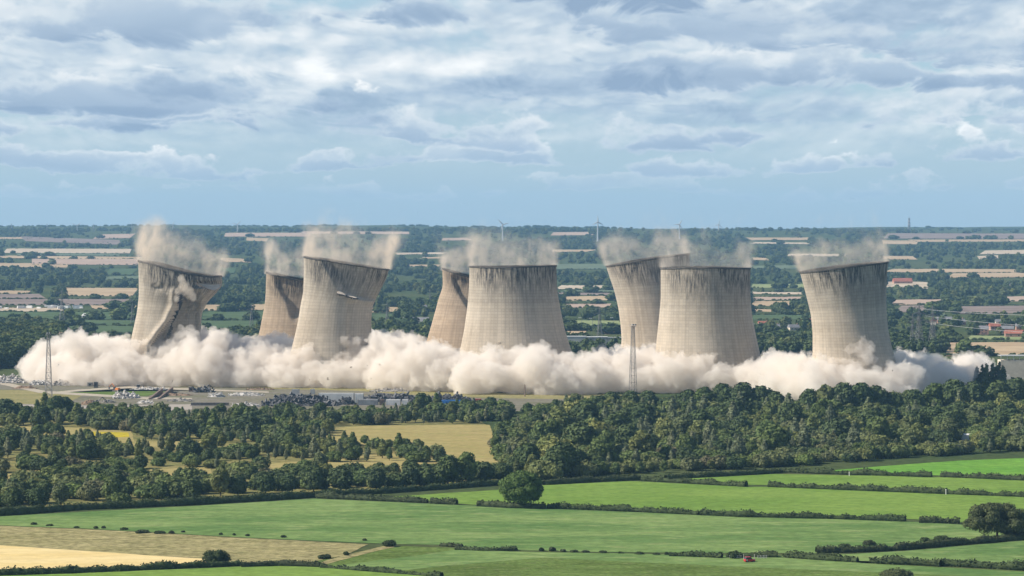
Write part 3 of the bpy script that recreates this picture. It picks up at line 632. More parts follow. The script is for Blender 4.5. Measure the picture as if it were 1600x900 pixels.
FAR = [  # x left, x right, y top, y bottom, crop, slope
    (-60, 60, 371, 374, 'stubble', 0), (40, 190, 372.5, 380, 'plough', 1), (145, 215, 366, 373, 'pink', -.6), (5, 205, 389, 396, 'pale', 0), (30, 190, 396.5, 400, 'dull', 0), (-60, 215, 400.5, 404.5, 'stubble', .5), (50, 216, 405, 414, 'pink', .5), (-60, 100, 411.5, 418, 'stubble', 0),
    (165, 217, 420, 430, 'green', 0), (165, 217, 432, 437, 'dull', 0), (-60, 52, 454, 459, 'stubble', 0), (-60, 62, 460, 467, 'plough', 0), (100, 217, 450, 463, 'stubble', 0), (-60, 216, 467.5, 477, 'plough', 0), (-60, 92, 481, 487, 'pale', 0), (145, 216, 477.5, 483, 'stubble', 0),
    (-60, 215, 487.5, 499, 'green', 0), (60, 213, 500, 508, 'green', 0), (90, 210, 509.5, 522, 'green', 0), (345, 378, 404, 410, 'stubble', 0), (345, 372, 419, 428, 'green', 0), (312, 420, 476, 485, 'stubble', 0), (312, 412, 487, 500, 'green', 0), (312, 410, 501, 514, 'green', 0),
    (350, 480, 364, 370, 'pink', 0), (385, 420, 372, 377, 'stubble', 0), (620, 700, 395, 398, 'pale', 0), (655, 690, 402, 404.5, 'stubble', 0), (640, 690, 414, 417, 'stubble', 0), (575, 628, 480, 489, 'stubble', 0), (575, 622, 490, 502, 'green', 0), (470, 640, 362, 366, 'pink', 0),
    (845, 932, 390.5, 394, 'stubble', 0), (866, 960, 413, 421, 'dull', 0), (868, 964, 446, 452, 'pale', 0), (868, 964, 453, 457, 'dull', 0), (868, 966, 457.5, 461.5, 'plough', 0), (880, 966, 463, 470, 'stubble', 0), (878, 955, 475, 481, 'pink', 0), (876, 972, 501, 510, 'light', 0), (884, 914, 517, 524, 'stubble', 0), (945, 966, 517, 522, 'stubble', 0),
    (860, 915, 363, 368, 'pink', 0), (1172, 1262, 371.5, 375.5, 'stubble', 0), (1172, 1262, 379, 381.5, 'pale', 0), (1172, 1198, 403, 407, 'stubble', 0), (1230, 1330, 397, 401, 'pale', 0), (1172, 1240, 415, 421, 'dull', 0), (1172, 1258, 444, 450, 'light', 0), (1172, 1258, 456.5, 460, 'pale', 0), (1172, 1263, 464, 469, 'pink', 0), (1172, 1250, 470.5, 478.5, 'stubble', 0), (1172, 1210, 483, 487, 'stubble', 0), (1172, 1255, 492, 500, 'green', 0),
    (1380, 1670, 365, 373.5, 'plough', 0), (1380, 1432, 376, 382, 'stubble', 0), (1432, 1670, 374.5, 378, 'stubble', 0), (1530, 1670, 391, 397, 'pale', -.3), (1380, 1427, 400.5, 406, 'stubble', 0), (1530, 1560, 400, 405, 'pale', 0), (1380, 1670, 421, 426.5, 'stubble', 0), (1480, 1670, 427, 434, 'stubble', -.4), (1384, 1452, 440, 450, 'pale', .4),
    (1394, 1475, 468, 476, 'pink', -.6), (1396, 1462, 477.5, 488, 'plough', 0), (1500, 1670, 478, 490, 'plough', -.5), (1576, 1670, 463, 471, 'pink', -.2), (1395, 1450, 520, 527, 'light', 0), (1510, 1600, 525, 531, 'light', 0), (1478, 1670, 535, 556, 'stubble', -.6), (1440, 1480, 488, 494, 'dull', 0), (690, 735, 372, 376, 'pink', 0)]
def far_field(x0, x1, y0, y1, crop, slope):
    nx, ny = 9, 4; rows_ = []
    j = np.array([mnoise.noise((x0 * .13 + i, y0 * .7, 1.5)) for i in range(4)])
    for b in np.linspace(0, 1, ny):
        xs = np.linspace(x0 + 26 * j[0] * (1 - b), x1 + 30 * j[1] * b - 10 * j[2], nx)
        ys = y0 + (y1 - y0) * b + slope * (np.linspace(0, 1, nx) - .5) * 4 + 3.0 * j[3] * (np.linspace(0, 1, nx) - .5)
        rows_.append(np.stack([xs, ys], 1))
    q = np.array(rows_); P = G(q[..., 0], q[..., 1], 0.9 if y0 < 440 else 0.35)
    c = P.reshape(-1, 3).mean(0); I = np.arange(nx * ny).reshape(ny, nx)
    f = np.stack([I[1:, :-1].ravel(), I[1:, 1:].ravel(), I[:-1, 1:].ravel(), I[:-1, :-1].ravel()], 1)
    o = obj('field', fast_mesh('field', P.reshape(-1, 3) - c, f, M_far[crop], True), None, c)
    return tag(o, {'stubble': 'tan stubble field', 'pale': 'pale harvested field', 'plough': 'grey-brown ploughed field', 'pink': 'pinkish brown field', 'green': 'green field', 'dull': 'dull green field', 'light': 'light green field'}[crop] + ' in the hazy distance', kind='structure')
for a in FAR: far_field(*a)
# ------------------------------------------------------------------ trees, bushes and hedges
def foliage(name, cols, trans=0.22):
    m, t = mat_new(name)
    rnd = t.node('ShaderNodeObjectInfo').outputs['Random']; P = t.node('ShaderNodeNewGeometry').outputs['Position']
    c = t.ramp(rnd, [(i / max(1, len(cols) - 1), q) for i, q in enumerate(cols)])
    k = t.sstep(t.noise(P, 0.55, 3, 0.6), 0.3, 0.7, 0.68, 1.32)
    s_ = t.vm('SCALE', c); t.l.new(k, s_.node.inputs[3])
    t.l.new(s_, t.b.inputs['Base Color']); t.b.inputs['Roughness'].default_value = 0.8; t.b.inputs['Specular IOR Level'].default_value = 0.12
    tr = t.node('ShaderNodeBsdfTranslucent'); t.l.new(s_, tr.inputs[0]); mx = t.node('ShaderNodeMixShader'); mx.inputs[0].default_value = trans
    t.l.new(t.b.outputs[0], mx.inputs[1]); t.l.new(tr.outputs[0], mx.inputs[2]); t.l.new(mx.outputs[0], t.o.inputs[0])
    return m
M_leaf = foliage('broad_leaves', [(0.089, 0.124, 0.039), (0.127, 0.162, 0.051), (0.104, 0.145, 0.051), (0.171, 0.187, 0.061), (0.127, 0.151, 0.067), (0.156, 0.166, 0.051)])
M_dark = foliage('dark_leaves', [(0.057, 0.084, 0.031), (0.075, 0.101, 0.036), (0.066, 0.091, 0.040)], .12)
M_olive = foliage('olive_leaves', [(0.144, 0.175, 0.053), (0.172, 0.190, 0.071), (0.138, 0.149, 0.069), (0.138, 0.184, 0.051), (0.161, 0.144, 0.081)])
M_grey = foliage('grey_green_leaves', [(0.175, 0.197, 0.108), (0.154, 0.176, 0.096), (0.205, 0.210, 0.114)])
M_pale = foliage('pale_willow_leaves', [(0.256, 0.254, 0.085), (0.220, 0.232, 0.075)])
M_hedge = foliage('hedge_leaves', [(0.045, 0.065, 0.026), (0.058, 0.078, 0.03), (0.055, 0.066, 0.032)], .12)
M_bark = plain('bark', (0.07, 0.055, 0.04), 0.95, 0.3, 2.0)
def crown(seed, h, lobes, nleaf, leaf, mat, core=0.80):
    """lobes: (x, y, z, rx, rz) in metres; leaf-sized faces spread over and through them"""
    g = np.random.default_rng(seed); L = np.array(lobes, float); vs, fs, n = [], [], 0
    wts = L[:, 3] ** 2; wts = wts / wts.sum(); pts, nor = [], []
    while len(pts) < nleaf:
        i = g.choice(len(L), p=wts); d = g.normal(size=3); d /= np.linalg.norm(d)
        if d[2] < -0.45 and g.uniform() < .7: continue
        rr = L[i, 3] * g.uniform(.80, 1.07); p = L[i, :3] + d * np.array([rr, rr, L[i, 4] * rr / L[i, 3]])
        if p[2] < .15: continue
        e = (p - L[:, :3]) / np.stack([L[:, 3], L[:, 3], L[:, 4]], 1); e = np.linalg.norm(e, axis=1); e[i] = 9
        if e.min() < .78: continue
        pts.append(p); nor.append(d)
    pts, nor = np.array(pts), np.array(nor); nn = nor + g.normal(size=nor.shape) * .42; nn /= np.linalg.norm(nn, axis=1)[:, None]
    a = np.cross(nn, g.normal(size=nn.shape)); a /= np.linalg.norm(a, axis=1)[:, None]; b = np.cross(nn, a)
    s = leaf * g.uniform(.55, 1.3, (len(pts), 1)); s2 = s * g.uniform(.5, .9, s.shape)
    q = np.stack([pts + a * s, pts + b * s2 + nn * s * .15, pts - a * s * .8, pts - b * s2 + nn * s * .15], 1)
    v = q.reshape(-1, 3); f = np.arange(len(v)).reshape(-1, 4)
    V, Fc = ICO1; cv, cf, n = [], [], len(v)
    for l in L:
        k = 1 + .16 * g.normal(size=(len(V), 1)); cv.append(l[:3] + V * k * np.array([l[3], l[3], l[4]]) * core); cf.append(Fc + n); n += len(V)
    vv = np.concatenate([v] + cv); vv[:, 2] = np.maximum(vv[:, 2], .02)
    tri = np.concatenate([f[:, [0, 1, 2]], f[:, [0, 2, 3]]] + cf)
    return fast_mesh('crown', vv, tri, mat)
def trunk(seed, h, r, spread):
    g = random.Random(seed); mb = MB(); top = h * .55
    mb.bar((0, 0, -.3), (g.uniform(-.2, .2), g.uniform(-.2, .2), top * .5), r, r * .7, 7); mb.bar((0, 0, top * .48), (g.uniform(-.4, .4), g.uniform(-.4, .4), top * 1.3), r * .68, r * .25, 6)
    for k in range(5):
        a = k * 1.257 + g.uniform(-.4, .4); z0 = top * g.uniform(.4, .8)
        mb.bar((0, 0, z0), (math.cos(a) * spread * .6, math.sin(a) * spread * .6, z0 + h * g.uniform(.16, .32)), r * .4, r * .12, 5)
    return mesh('trunk', mb.v, mb.f, M_bark)
def lobes_round(seed, h, w, n, base=.18, point=0.0):
    g = np.random.default_rng(seed); out = []
    for i in range(n):
        f = (i + .5) / n; z = h * (base + (1 - base) * (f * .80 + .08)); wid = w * (1 - abs(f - .42) ** 1.6 * 1.25) * (1 - point * f)
        a = i * 2.4 + g.uniform(-.5, .5); rr = wid * g.uniform(.42, .62)
        q = (wid - rr) * g.uniform(.55, 1.0); rz = min(rr * g.uniform(.75, 1.05), h - z if h - z > .8 else .8)
        out.append((math.cos(a) * q, math.sin(a) * q, z, rr, rz))
    out.append((0, 0, h * (base + (1 - base) * .45), w * .62, h * (1 - base) * .42)); out.append((0, 0, h * .88, w * .34 * (1 - .5 * point), h * .12))
    return out
def lobes_bush(seed, h, w, n):
    g = np.random.default_rng(seed); out = []
    for i in range(n):
        a = i * 2.4 + g.uniform(-.4, .4); q = w * math.sqrt((i + .5) / n) * .72; rr = w * g.uniform(.32, .5)
        hh = h * (1 - .45 * (q / w) ** 2) * g.uniform(.8, 1.0); out.append((math.cos(a) * q, math.sin(a) * q, hh * .5, rr, hh * .5))
    return out
def lobes_dome(seed, h, w, n):
    g = np.random.default_rng(seed); out = [(0, 0, h * .48, w * .62, h * .36)]
    for i in range(n):
        f = (i + .5) / n; ze = 1.0 - 1.75 * f; a = i * 2.4 + g.uniform(-.4, .4); ra = math.sqrt(max(0, 1 - ze * ze)) * (1.0 if ze > -.3 else .9) * g.uniform(.78, .98); rr = w * g.uniform(.17, .30)
        out.append((math.cos(a) * ra * (w - rr), math.sin(a) * ra * (w - rr), h * .50 + ze * (h * .5 - rr * .8) * g.uniform(.88, 1.0), rr, rr * g.uniform(.7, .95)))
    return out
def lobes_column(seed, h, w):
    g = np.random.default_rng(seed); out = []
    for f in np.linspace(.06, .94, 8):
        r_ = w * (1 - f) ** .6 * g.uniform(.85, 1.1) + .15; out.append((g.uniform(-.15, .15) * w, g.uniform(-.15, .15) * w, h * f, r_, h * .11))
    return out
PROTO = {  # name: (height, half width, crown mesh, trunk mesh)
}
def proto(k, h, w, lob, n, leaf, mat, r=.25, seed=1): PROTO[k] = (h, w, crown(seed, h, lob, n, leaf, mat), trunk(seed, h, r, w))
proto('oak_a', 11, 5.2, lobes_round(1, 11, 5.2, 11), 900, .62, M_leaf, .35, 1)
proto('oak_b', 11, 4.6, lobes_round(2, 11, 4.6, 10, .15), 850, .60, M_leaf, .32, 2)
proto('oak_c', 10, 5.6, lobes_round(3, 10, 5.6, 12, .12), 900, .64, M_dark, .35, 3)
proto('ash_a', 12, 3.6, lobes_round(4, 12, 3.6, 10, .12, .35), 800, .56, M_leaf, .25, 4)
proto('ash_b', 12, 3.1, lobes_round(5, 12, 3.1, 10, .10, .5), 750, .54, M_grey, .24, 5)
proto('birch', 11, 2.5, lobes_round(6, 11, 2.5, 9, .12, .55), 650, .48, M_grey, .18, 6)
proto('bush_a', 6, 4.2, lobes_bush(7, 6, 4.2, 9), 650, .52, M_olive, .2, 7)
proto('bush_b', 5, 4.0, lobes_bush(8, 5, 4.0, 9), 600, .50, M_leaf, .2, 8)
proto('bush_c', 6, 3.6, lobes_bush(9, 6, 3.6, 8), 600, .50, M_dark, .2, 9)
proto('willow', 10, 5.2, lobes_bush(10, 10, 5.2, 12), 900, .6, M_pale, .3, 10)
proto('cypress', 10, 1.6, lobes_column(11, 10, 1.6), 700, .40, M_dark, .2, 11)
proto('far_a', 11, 5.6, lobes_round(12, 11, 5.6, 7, .05), 240, 1.15, M_leaf, .3, 12)
proto('far_b', 9, 6.0, lobes_bush(13, 9, 6.0, 7), 220, 1.2, M_dark, .3, 13)
SPEC = []     # (x, y, kind, height, zone, rot, widen)
CLEAR = [[(508, 668), (600, 665), (765, 664), (775, 690), (775, 722), (720, 724), (640, 702), (560, 694), (515, 690)], [(-60, 664), (110, 668), (205, 674), (210, 690), (330, 690), (330, 698), (200, 698), (100, 682), (-60, 672)],
         [(-60, 742), (60, 735), (90, 742), (40, 752), (-60, 756)], [(320, 704), (400, 698), (470, 700), (400, 709), (330, 710)], [(90, 722), (210, 722), (230, 729), (100, 731)], [(190, 736), (250, 730), (330, 730), (330, 742), (240, 752), (200, 746)], [(430, 728), (560, 724), (720, 724), (760, 734), (640, 742), (500, 742), (420, 745)], [(1290, 650), (1180, 642), (1190, 637), (1300, 642)], [(1492, 686), (1532, 686), (1530, 706), (1494, 706)]]
tg = np.random.default_rng(21); GRIDT = {}
def zone(name, poly, spacing, kinds, hmin, hmax, tries=60000):
    P = G(*np.array(poly, float).T)[:, :2]; lo, hi = P.min(0), P.max(0); n = 0; area = abs(np.sum(P[:, 0] * np.roll(P[:, 1], -1) - P[:, 1] * np.roll(P[:, 0], -1))) / 2
    ks, ws = [a for a, b in kinds], np.array([b for a, b in kinds], float); ws /= ws.sum()
    for _ in range(min(tries, int(area / spacing ** 2 * 9))):
        q = lo + (hi - lo) * tg.uniform(size=2)
        if not inside(q[0], q[1], P): continue
        pp = project((q[0], q[1], 0)); 
        if pp[0] < -70 or pp[0] > 1670 or any(inside(pp[0], pp[1], c) for c in CLEAR): continue
        s = spacing * tg.uniform(.8, 1.25); key = (int(q[0] // 12), int(q[1] // 12))
        if any((q[0] - a) ** 2 + (q[1] - b) ** 2 < s * s for i in (-1, 0, 1) for j in (-1, 0, 1) for a, b in GRIDT.get((key[0] + i, key[1] + j), ())): continue
        GRIDT.setdefault(key, []).append((q[0], q[1])); clump = mnoise.noise((q[0] * .02, q[1] * .012, 5))
        SPEC.append((q[0], q[1], tg.choice(ks, p=ws), (hmin + (hmax - hmin) * np.clip(.5 + .5 * clump + tg.uniform(-.35, .35), 0, 1)), name, tg.uniform(0, 6.28), tg.uniform(.95, 1.35)))
def put(name, px, py, kind, h, widen=1.0):
    q = G(px, py); SPEC.append((q[0], q[1], kind, h, name, tg.uniform(0, 6.28), widen)); GRIDT.setdefault((int(q[0] // 12), int(q[1] // 12)), []).append((q[0], q[1]))
# trees one can pick out first
for x, y, k, h in [(95, 792, 'oak_b', 10), (60, 795, 'oak_c', 8.5), (175, 787, 'oak_a', 11), (188, 790, 'bush_b', 6), (300, 781, 'oak_c', 9), (252, 783, 'oak_c', 8), (345, 776, 'oak_b', 12), (372, 775, 'oak_c', 9), (20, 797, 'oak_c', 9)]: put('left hedgerow', x, y, k, h)
for x, y, k, h, w_ in [(415, 771, 'oak_c', 8, 1.1), (450, 770, 'oak_c', 7.5, 1.2), (490, 768, 'oak_c', 9, 1.0), (533, 768, 'oak_c', 10, 1.25), (588, 765, 'oak_c', 9.5, .95), (620, 763, 'bush_c', 7, 1.2), (640, 762, 'oak_c', 9, 1.1), (672, 761, 'bush_c', 9, 1.1), (700, 758, 'oak_c', 13, .9), (728, 756, 'oak_a', 14, .9), (760, 754, 'oak_c', 9, 1), (785, 752, 'oak_c', 8, 1), (500, 738, 'oak_a', 9, 1.1), (478, 736, 'bush_b', 6, 1.2)]: put('row along the middle hedge', x, y, k, h, w_)
for x, y, k, h, w_ in [(1075, 645, 'oak_c', 14, 1.0), (1100, 646, 'oak_a', 16, 1.1), (1130, 646, 'oak_c', 18, 1.0), (1160, 647, 'oak_c', 19, 1.0), (1190, 647, 'oak_c', 17, 1.0), (1212, 648, 'oak_c', 14, 1.0), (1265, 650, 'oak_c', 16, .9), (1290, 651, 'oak_a', 19, .9), (1318, 651, 'oak_c', 20, .9), (1345, 651, 'oak_c', 20, .9), (1370, 650, 'oak_c', 18, .9), (1396, 650, 'oak_c', 14, .9),
                       (955, 640, 'oak_c', 11, 1.1), (985, 641, 'oak_c', 12, 1.1), (1012, 641, 'oak_c', 12, 1.1), (1040, 642, 'bush_c', 9, 1.1), (1430, 648, 'oak_c', 15, 1), (1460, 645, 'oak_a', 18, 1.1), (1490, 645, 'oak_c', 20, 1), (1520, 642, 'oak_c', 18, 1), (1560, 640, 'oak_c', 18, 1), (1590, 638, 'oak_c', 19, 1), (1615, 638, 'oak_c', 18, 1), (1228, 648, 'bush_c', 10, 1)]: put('tall dark trees', x, y, k, h, w_)
for x, y, h, w_ in [(1500, 657, 13, 1.0), (1520, 660, 11, 1.0), (1574, 655, 13, 1.0), (1592, 657, 12, 1.1)]: put('pale willows', x, y, 'willow', h, w_)
for x, y, h in [(1526, 618, 19), (1535, 618, 20), (1541, 619, 21), (1551, 618, 21), (1561, 618, 22), (1567, 619, 20)]: put('dark cypresses', x, y, 'cypress', h, 1.1)
for x, y, k, h in [(70, 652, 'ash_a', 15), (58, 653, 'ash_a', 11), (88, 653, 'oak_c', 13), (103, 652, 'oak_c', 12), (80, 655, 'ash_a', 12), (660, 648, 'oak_c', 13), (652, 650, 'ash_a', 11), (682, 647, 'ash_a', 13)]: put('trees standing over the left scrub', x, y, k, h)
zone('wood on the right', [(830, 690), (900, 660), (1050, 655), (1200, 655), (1400, 655), (1660, 650), (1660, 700), (1400, 708), (1200, 720), (1000, 730), (860, 738)], 30, [('oak_a', 3), ('oak_b', 2), ('oak_c', 3), ('ash_b', 3), ('willow', .6)], 11, 17)
zone('wood on the right', [(800, 742), (860, 735), (900, 740), (860, 750)], 14, [('oak_c', 1)], 12, 15)
zone('scrub belt below the demolition site', [(-60, 655), (200, 668), (500, 660), (500, 688), (210, 685), (-60, 662)], 26, [('oak_b', 1), ('oak_c', 1), ('ash_a', 2), ('ash_b', 1)], 10, 14)
zone('scrub belt left of the meadow', [(-60, 690), (200, 705), (600, 700), (690, 716), (300, 720), (-60, 718)], 30, [('oak_b', 1), ('oak_c', 1), ('ash_a', 2), ('ash_b', 1)], 9, 12)
MIXL = [('oak_a', 2), ('oak_b', 2), ('ash_a', 3), ('ash_b', 2), ('birch', 3), ('bush_a', 1.2), ('bush_b', 2), ('oak_c', 1.6), ('bush_c', 1)]
zone('scrub belt below the demolition site', [(-60, 646), (110, 648), (230, 652), (400, 650), (520, 650), (640, 646), (790, 644), (790, 662), (600, 664), (515, 667), (510, 690), (430, 692), (300, 690), (205, 688), (120, 668), (-60, 664)], 7.8, MIXL, 5, 9.5)
zone('scrub belt left of the meadow', [(-60, 682), (100, 678), (200, 698), (300, 703), (420, 697), (560, 693), (640, 700), (712, 714), (690, 722), (560, 723), (430, 722), (300, 724), (200, 718), (100, 718), (-60, 722)], 9.0, MIXL, 4.5, 8.5)
zone('bushes behind the left hedge', [(-60, 730), (150, 726), (300, 728), (420, 735), (420, 766), (300, 776), (150, 783), (-60, 796)], 9.6, [('bush_a', 3), ('bush_b', 3), ('bush_c', 2), ('oak_b', 1), ('oak_c', 1.5), ('ash_b', 1)], 4.5, 8.5)
zone('bushes behind the middle hedge', [(420, 735), (800, 738), (800, 748), (600, 762), (430, 770)], 9, [('bush_c', 3), ('bush_b', 2), ('oak_c', 2)], 4.5, 7.5)
zone('reddish edge of the wood', [(1150, 722), (1300, 708), (1450, 704), (1520, 706), (1500, 711), (1400, 717), (1300, 724), (1200, 731), (1000, 740), (900, 747), (900, 740)], 6.5, [('bush_a', 5), ('bush_b', 2), ('bush_c', 2), ('oak_b', 1)], 4.5, 8)
zone('wood on the right', [(752, 698), (805, 672), (830, 646), (900, 636), (1050, 634), (1200, 640), (1400, 630), (1660, 622), (1660, 706), (1500, 710), (1400, 717), (1300, 724), (1200, 731), (1000, 740), (860, 750), (800, 745), (775, 718)], 7.6, [('oak_a', 4), ('oak_b', 3), ('oak_c', 3.2), ('ash_a', 2.5), ('ash_b', 3), ('birch', 1.5), ('bush_a', 3), ('bush_b', 4), ('willow', .3)], 4.5, 10)
zone('dark wood left of the dust', [(-60, 530), (60, 530), (100, 536), (95, 552), (60, 572), (-60, 580)], 7.5, [('oak_c', 3), ('ash_a', 1), ('oak_a', 1)], 14, 22)
NEAR = list(SPEC)
# how much of the picture each tree shows: front ones hide those behind
BW, BH = 800, 450; buf = np.zeros((BH, BW), bool); order = sorted(range(len(NEAR)), key=lambda i: NEAR[i][1]); vis = {}
for i in order:
    x, y, k, h, z, r_, wd = NEAR[i]; p = PROTO[k]; s = h / p[0]; a = project((x, y, 0)) / 2; b = project((x, y, h)) / 2; hw = p[1] * s * wd * F / y / 2
    x0, x1, y0, y1 = int(max(0, a[0] - hw)), int(min(BW, a[0] + hw + 1)), int(max(0, b[1])), int(min(BH, a[1] + 1))
    if x1 <= x0 or y1 <= y0: vis[i] = 0; continue
    vis[i] = int((~buf[y0:y1, x0:x1]).sum()); buf[y0:y1, x0:x1] = True
named = {'left hedgerow', 'row along the middle hedge', 'tall dark trees', 'pale willows', 'dark cypresses', 'trees standing over the left scrub'}
rank = sorted(range(len(NEAR)), key=lambda i: -(vis[i] + (9999 if NEAR[i][4] in named else 0)))
SINGLE = set(rank[:300])
KIND = {'oak_a': ('broadleaf_tree', 'tree', 'round green tree'), 'oak_b': ('broadleaf_tree', 'tree', 'round green tree'), 'oak_c': ('dark_tree', 'tree', 'dark rounded tree'), 'ash_a': ('upright_tree', 'tree', 'upright green tree'), 'ash_b': ('upright_tree', 'tree', 'upright grey-green tree'), 'birch': ('birch_tree', 'tree', 'slim grey-green tree'),
        'bush_a': ('bush', 'bush', 'olive green bush'), 'bush_b': ('bush', 'bush', 'low green bush'), 'bush_c': ('bush', 'bush', 'dark green bush'), 'willow': ('willow_tree', 'tree', 'pale spreading tree'), 'cypress': ('cypress_tree', 'tree', 'dark pointed conifer')}
WHERE = {'left hedgerow': 'standing behind the long hedge at the left', 'row along the middle hedge': 'in the dark row left of the lone tree', 'tall dark trees': 'in the tall row before the dust', 'pale willows': 'among darker trees at the right edge', 'dark cypresses': 'in the spiky row right of the dust',
         'trees standing over the left scrub': 'rising above the left scrub', 'scrub belt below the demolition site': 'in the scrub belt below the demolition site', 'scrub belt left of the meadow': 'in the scrub belt left of the golden meadow', 'bushes behind the left hedge': 'in the thicket behind the long left hedge', 'bushes behind the middle hedge': 'in the thicket below the golden meadow',
         'reddish edge of the wood': 'along the field edge of the right wood', 'wood on the right': 'in the dense wood right of the meadow', 'dark wood left of the dust': 'in the dark wood left of the dust'}
ORD = ['leftmost', 'second', 'third', 'fourth', 'fifth', 'sixth', 'seventh', 'eighth', 'ninth', 'tenth', 'eleventh', 'twelfth', 'thirteenth', 'fourteenth', 'fifteenth', 'sixteenth', 'seventeenth', 'eighteenth', 'nineteenth', 'twentieth']
def nth(i): return ORD[0] if i == 0 else ORD[i] + ' from the left'
def order_of(i):
    x, y, k, h, z, r_, wd = NEAR[i]; px = 800 + F * x / y; lk = KIND[k][2]
    if z in named:
        same = sorted((800 + F * NEAR[j][0] / NEAR[j][1], j) for j in SINGLE if NEAR[j][4] == z and KIND[NEAR[j][2]][2] == lk)
        return '' if len(same) == 1 else ', ' + nth([j for _, j in same].index(i))
    same = [j for j in SINGLE if NEAR[j][4] == z]; ys = sorted(NEAR[j][1] for j in same); xs = sorted(NEAR[j][0] / NEAR[j][1] for j in same); n = len(same)
    ix = xs.index(x / y) * 5 // n; iy = ys.index(y) * 3 // n
    return ', ' + ['far left', 'left', 'middle', 'right', 'far right'][ix] + ' ' + ['front', 'centre', 'back'][iy]
for i in sorted(SINGLE):
    x, y, k, h, z, r_, wd = NEAR[i]; p = PROTO[k]; s = h / p[0]; nm, cat, lk = KIND[k]
    e = empty(nm, (x, y, 0), lk + ' ' + WHERE[z] + order_of(i), cat, lk + ' ' + WHERE[z], r_); e.scale = (s * wd, s * wd, s)
    obj('crown', p[2], e); obj('trunk', p[3], e)
# the rest of the woods and the far country: one mass
def scatter(name, pts, label, cat):
    """pts: (x, y, z, kind, scale, widen, rot)"""
    kinds = sorted({q[3] for q in pts}); me = bpy.data.meshes.new(name); base = np.array([0, pts[0][1], 0.0])
    me.vertices.add(len(pts)); me.vertices.foreach_set('co', (np.array([q[:3] for q in pts]) - base).astype(np.float32).ravel())
    for an, ty, val in (('kind', 'INT', [kinds.index(q[3]) for q in pts]), ('sc', 'FLOAT', [q[4] for q in pts]), ('wd', 'FLOAT', [q[4] * q[5] for q in pts]), ('rt', 'FLOAT', [q[6] for q in pts])):
        at_ = me.attributes.new(an, ty, 'POINT'); at_.data.foreach_set('value', np.array(val, np.int32 if ty == 'INT' else np.float32))
    o = obj(name, me, None, base); tag(o, label, cat, kind='stuff')
    ng = bpy.data.node_groups.new(name, 'GeometryNodeTree'); ng.interface.new_socket('Geometry', in_out='INPUT', socket_type='NodeSocketGeometry'); ng.interface.new_socket('Geometry', in_out='OUTPUT', socket_type='NodeSocketGeometry')
    N = ng.nodes; L = ng.links; gi = N.new('NodeGroupInput'); go = N.new('NodeGroupOutput'); jn = N.new('GeometryNodeJoinGeometry')
    def named_attr(a, ty):
        n = N.new('GeometryNodeInputNamedAttribute'); n.data_type = ty; n.inputs[0].default_value = a; return n.outputs[0]
    kd, sc_, wd_, rt_ = named_attr('kind', 'INT'), named_attr('sc', 'FLOAT'), named_attr('wd', 'FLOAT'), named_attr('rt', 'FLOAT')
    cs = N.new('ShaderNodeCombineXYZ'); L.new(wd_, cs.inputs[0]); L.new(wd_, cs.inputs[1]); L.new(sc_, cs.inputs[2])
    cr = N.new('ShaderNodeCombineXYZ'); L.new(rt_, cr.inputs[2])
    for i, k in enumerate(kinds):
        cmpn = N.new('FunctionNodeCompare'); cmpn.data_type = 'INT'; cmpn.operation = 'EQUAL'; ins = [s_ for s_ in cmpn.inputs if s_.enabled]; L.new(kd, ins[0]); ins[1].default_value = i
        oi = N.new('GeometryNodeObjectInfo'); oi.inputs['Object'].default_value = SRC[k]; oi.inputs['As Instance'].default_value = True
        ip = N.new('GeometryNodeInstanceOnPoints'); L.new(gi.outputs[0], ip.inputs['Points']); L.new(cmpn.outputs[0], ip.inputs['Selection']); L.new(oi.outputs['Geometry'], ip.inputs['Instance'])
        L.new(cr.outputs[0], ip.inputs['Rotation']); L.new(cs.outputs[0], ip.inputs['Scale']); L.new(ip.outputs[0], jn.inputs[0])
    L.new(jn.outputs[0], go.inputs[0]); md = o.modifiers.new('scatter', 'NODES'); md.node_group = ng
    return o
SRC = {}
for k, p in PROTO.items(): SRC[k] = bpy.data.objects.new('crown_source', p[2])
rest = [(x, y, 0.0, k, h / PROTO[k][0], wd, r_) for i, (x, y, k, h, z, r_, wd) in enumerate(NEAR) if i not in SINGLE]
if rest: scatter('woodland', rest, 'mass of trees and scrub filling the woods behind the nearest trees', 'woodland')
fg = np.random.default_rng(5); far = []
def in_field(x, y):
    m = 9.0 * sc_at(y)
    return any(a[0] - 2 < x < a[1] + 2 and a[2] - .4 < y < a[3] + min(m, 5.5) for a in FAR)
_ys = np.linspace(358, 600, 243); _ds = G(np.full(243, 800.0), _ys)[:, 1]
def sc_at(y): return F / float(np.interp(y, _ys, _ds))
OPEN = [(1440, 1600, 494, 533), (1172, 1270, 498, 520), (-60, 140, 478, 487), (1560, 1670, 548, 600), (878, 980, 498, 548), (95, 215, 485, 540), (312, 412, 485, 520), (645, 690, 498, 512)]
cand = []
while len(cand) < 9000:
    x, u = fg.uniform(-60, 1660), fg.uniform(); y = 360 + 195 * u ** 1.45
    if in_field(x, y): continue
    if y > 500 and fg.uniform() < .25: continue
    if any(a < x < b and c < y < d for a, b, c, d in OPEN) and fg.uniform() < .86: continue
    n = mnoise.noise((x * .010, y * .09, 2.2))
    if n < -.16 and fg.uniform() < .85: continue
    cand.append((x, y))
for a in FAR:                             # hedges and hedge trees along the field edges
    for yy in (a[2], a[3]):
        for x in np.arange(a[0], a[1], 3.2):
            if fg.uniform() < .45: cand.append((x + fg.uniform(-1, 1), yy + fg.uniform(-.25, .25), 1))
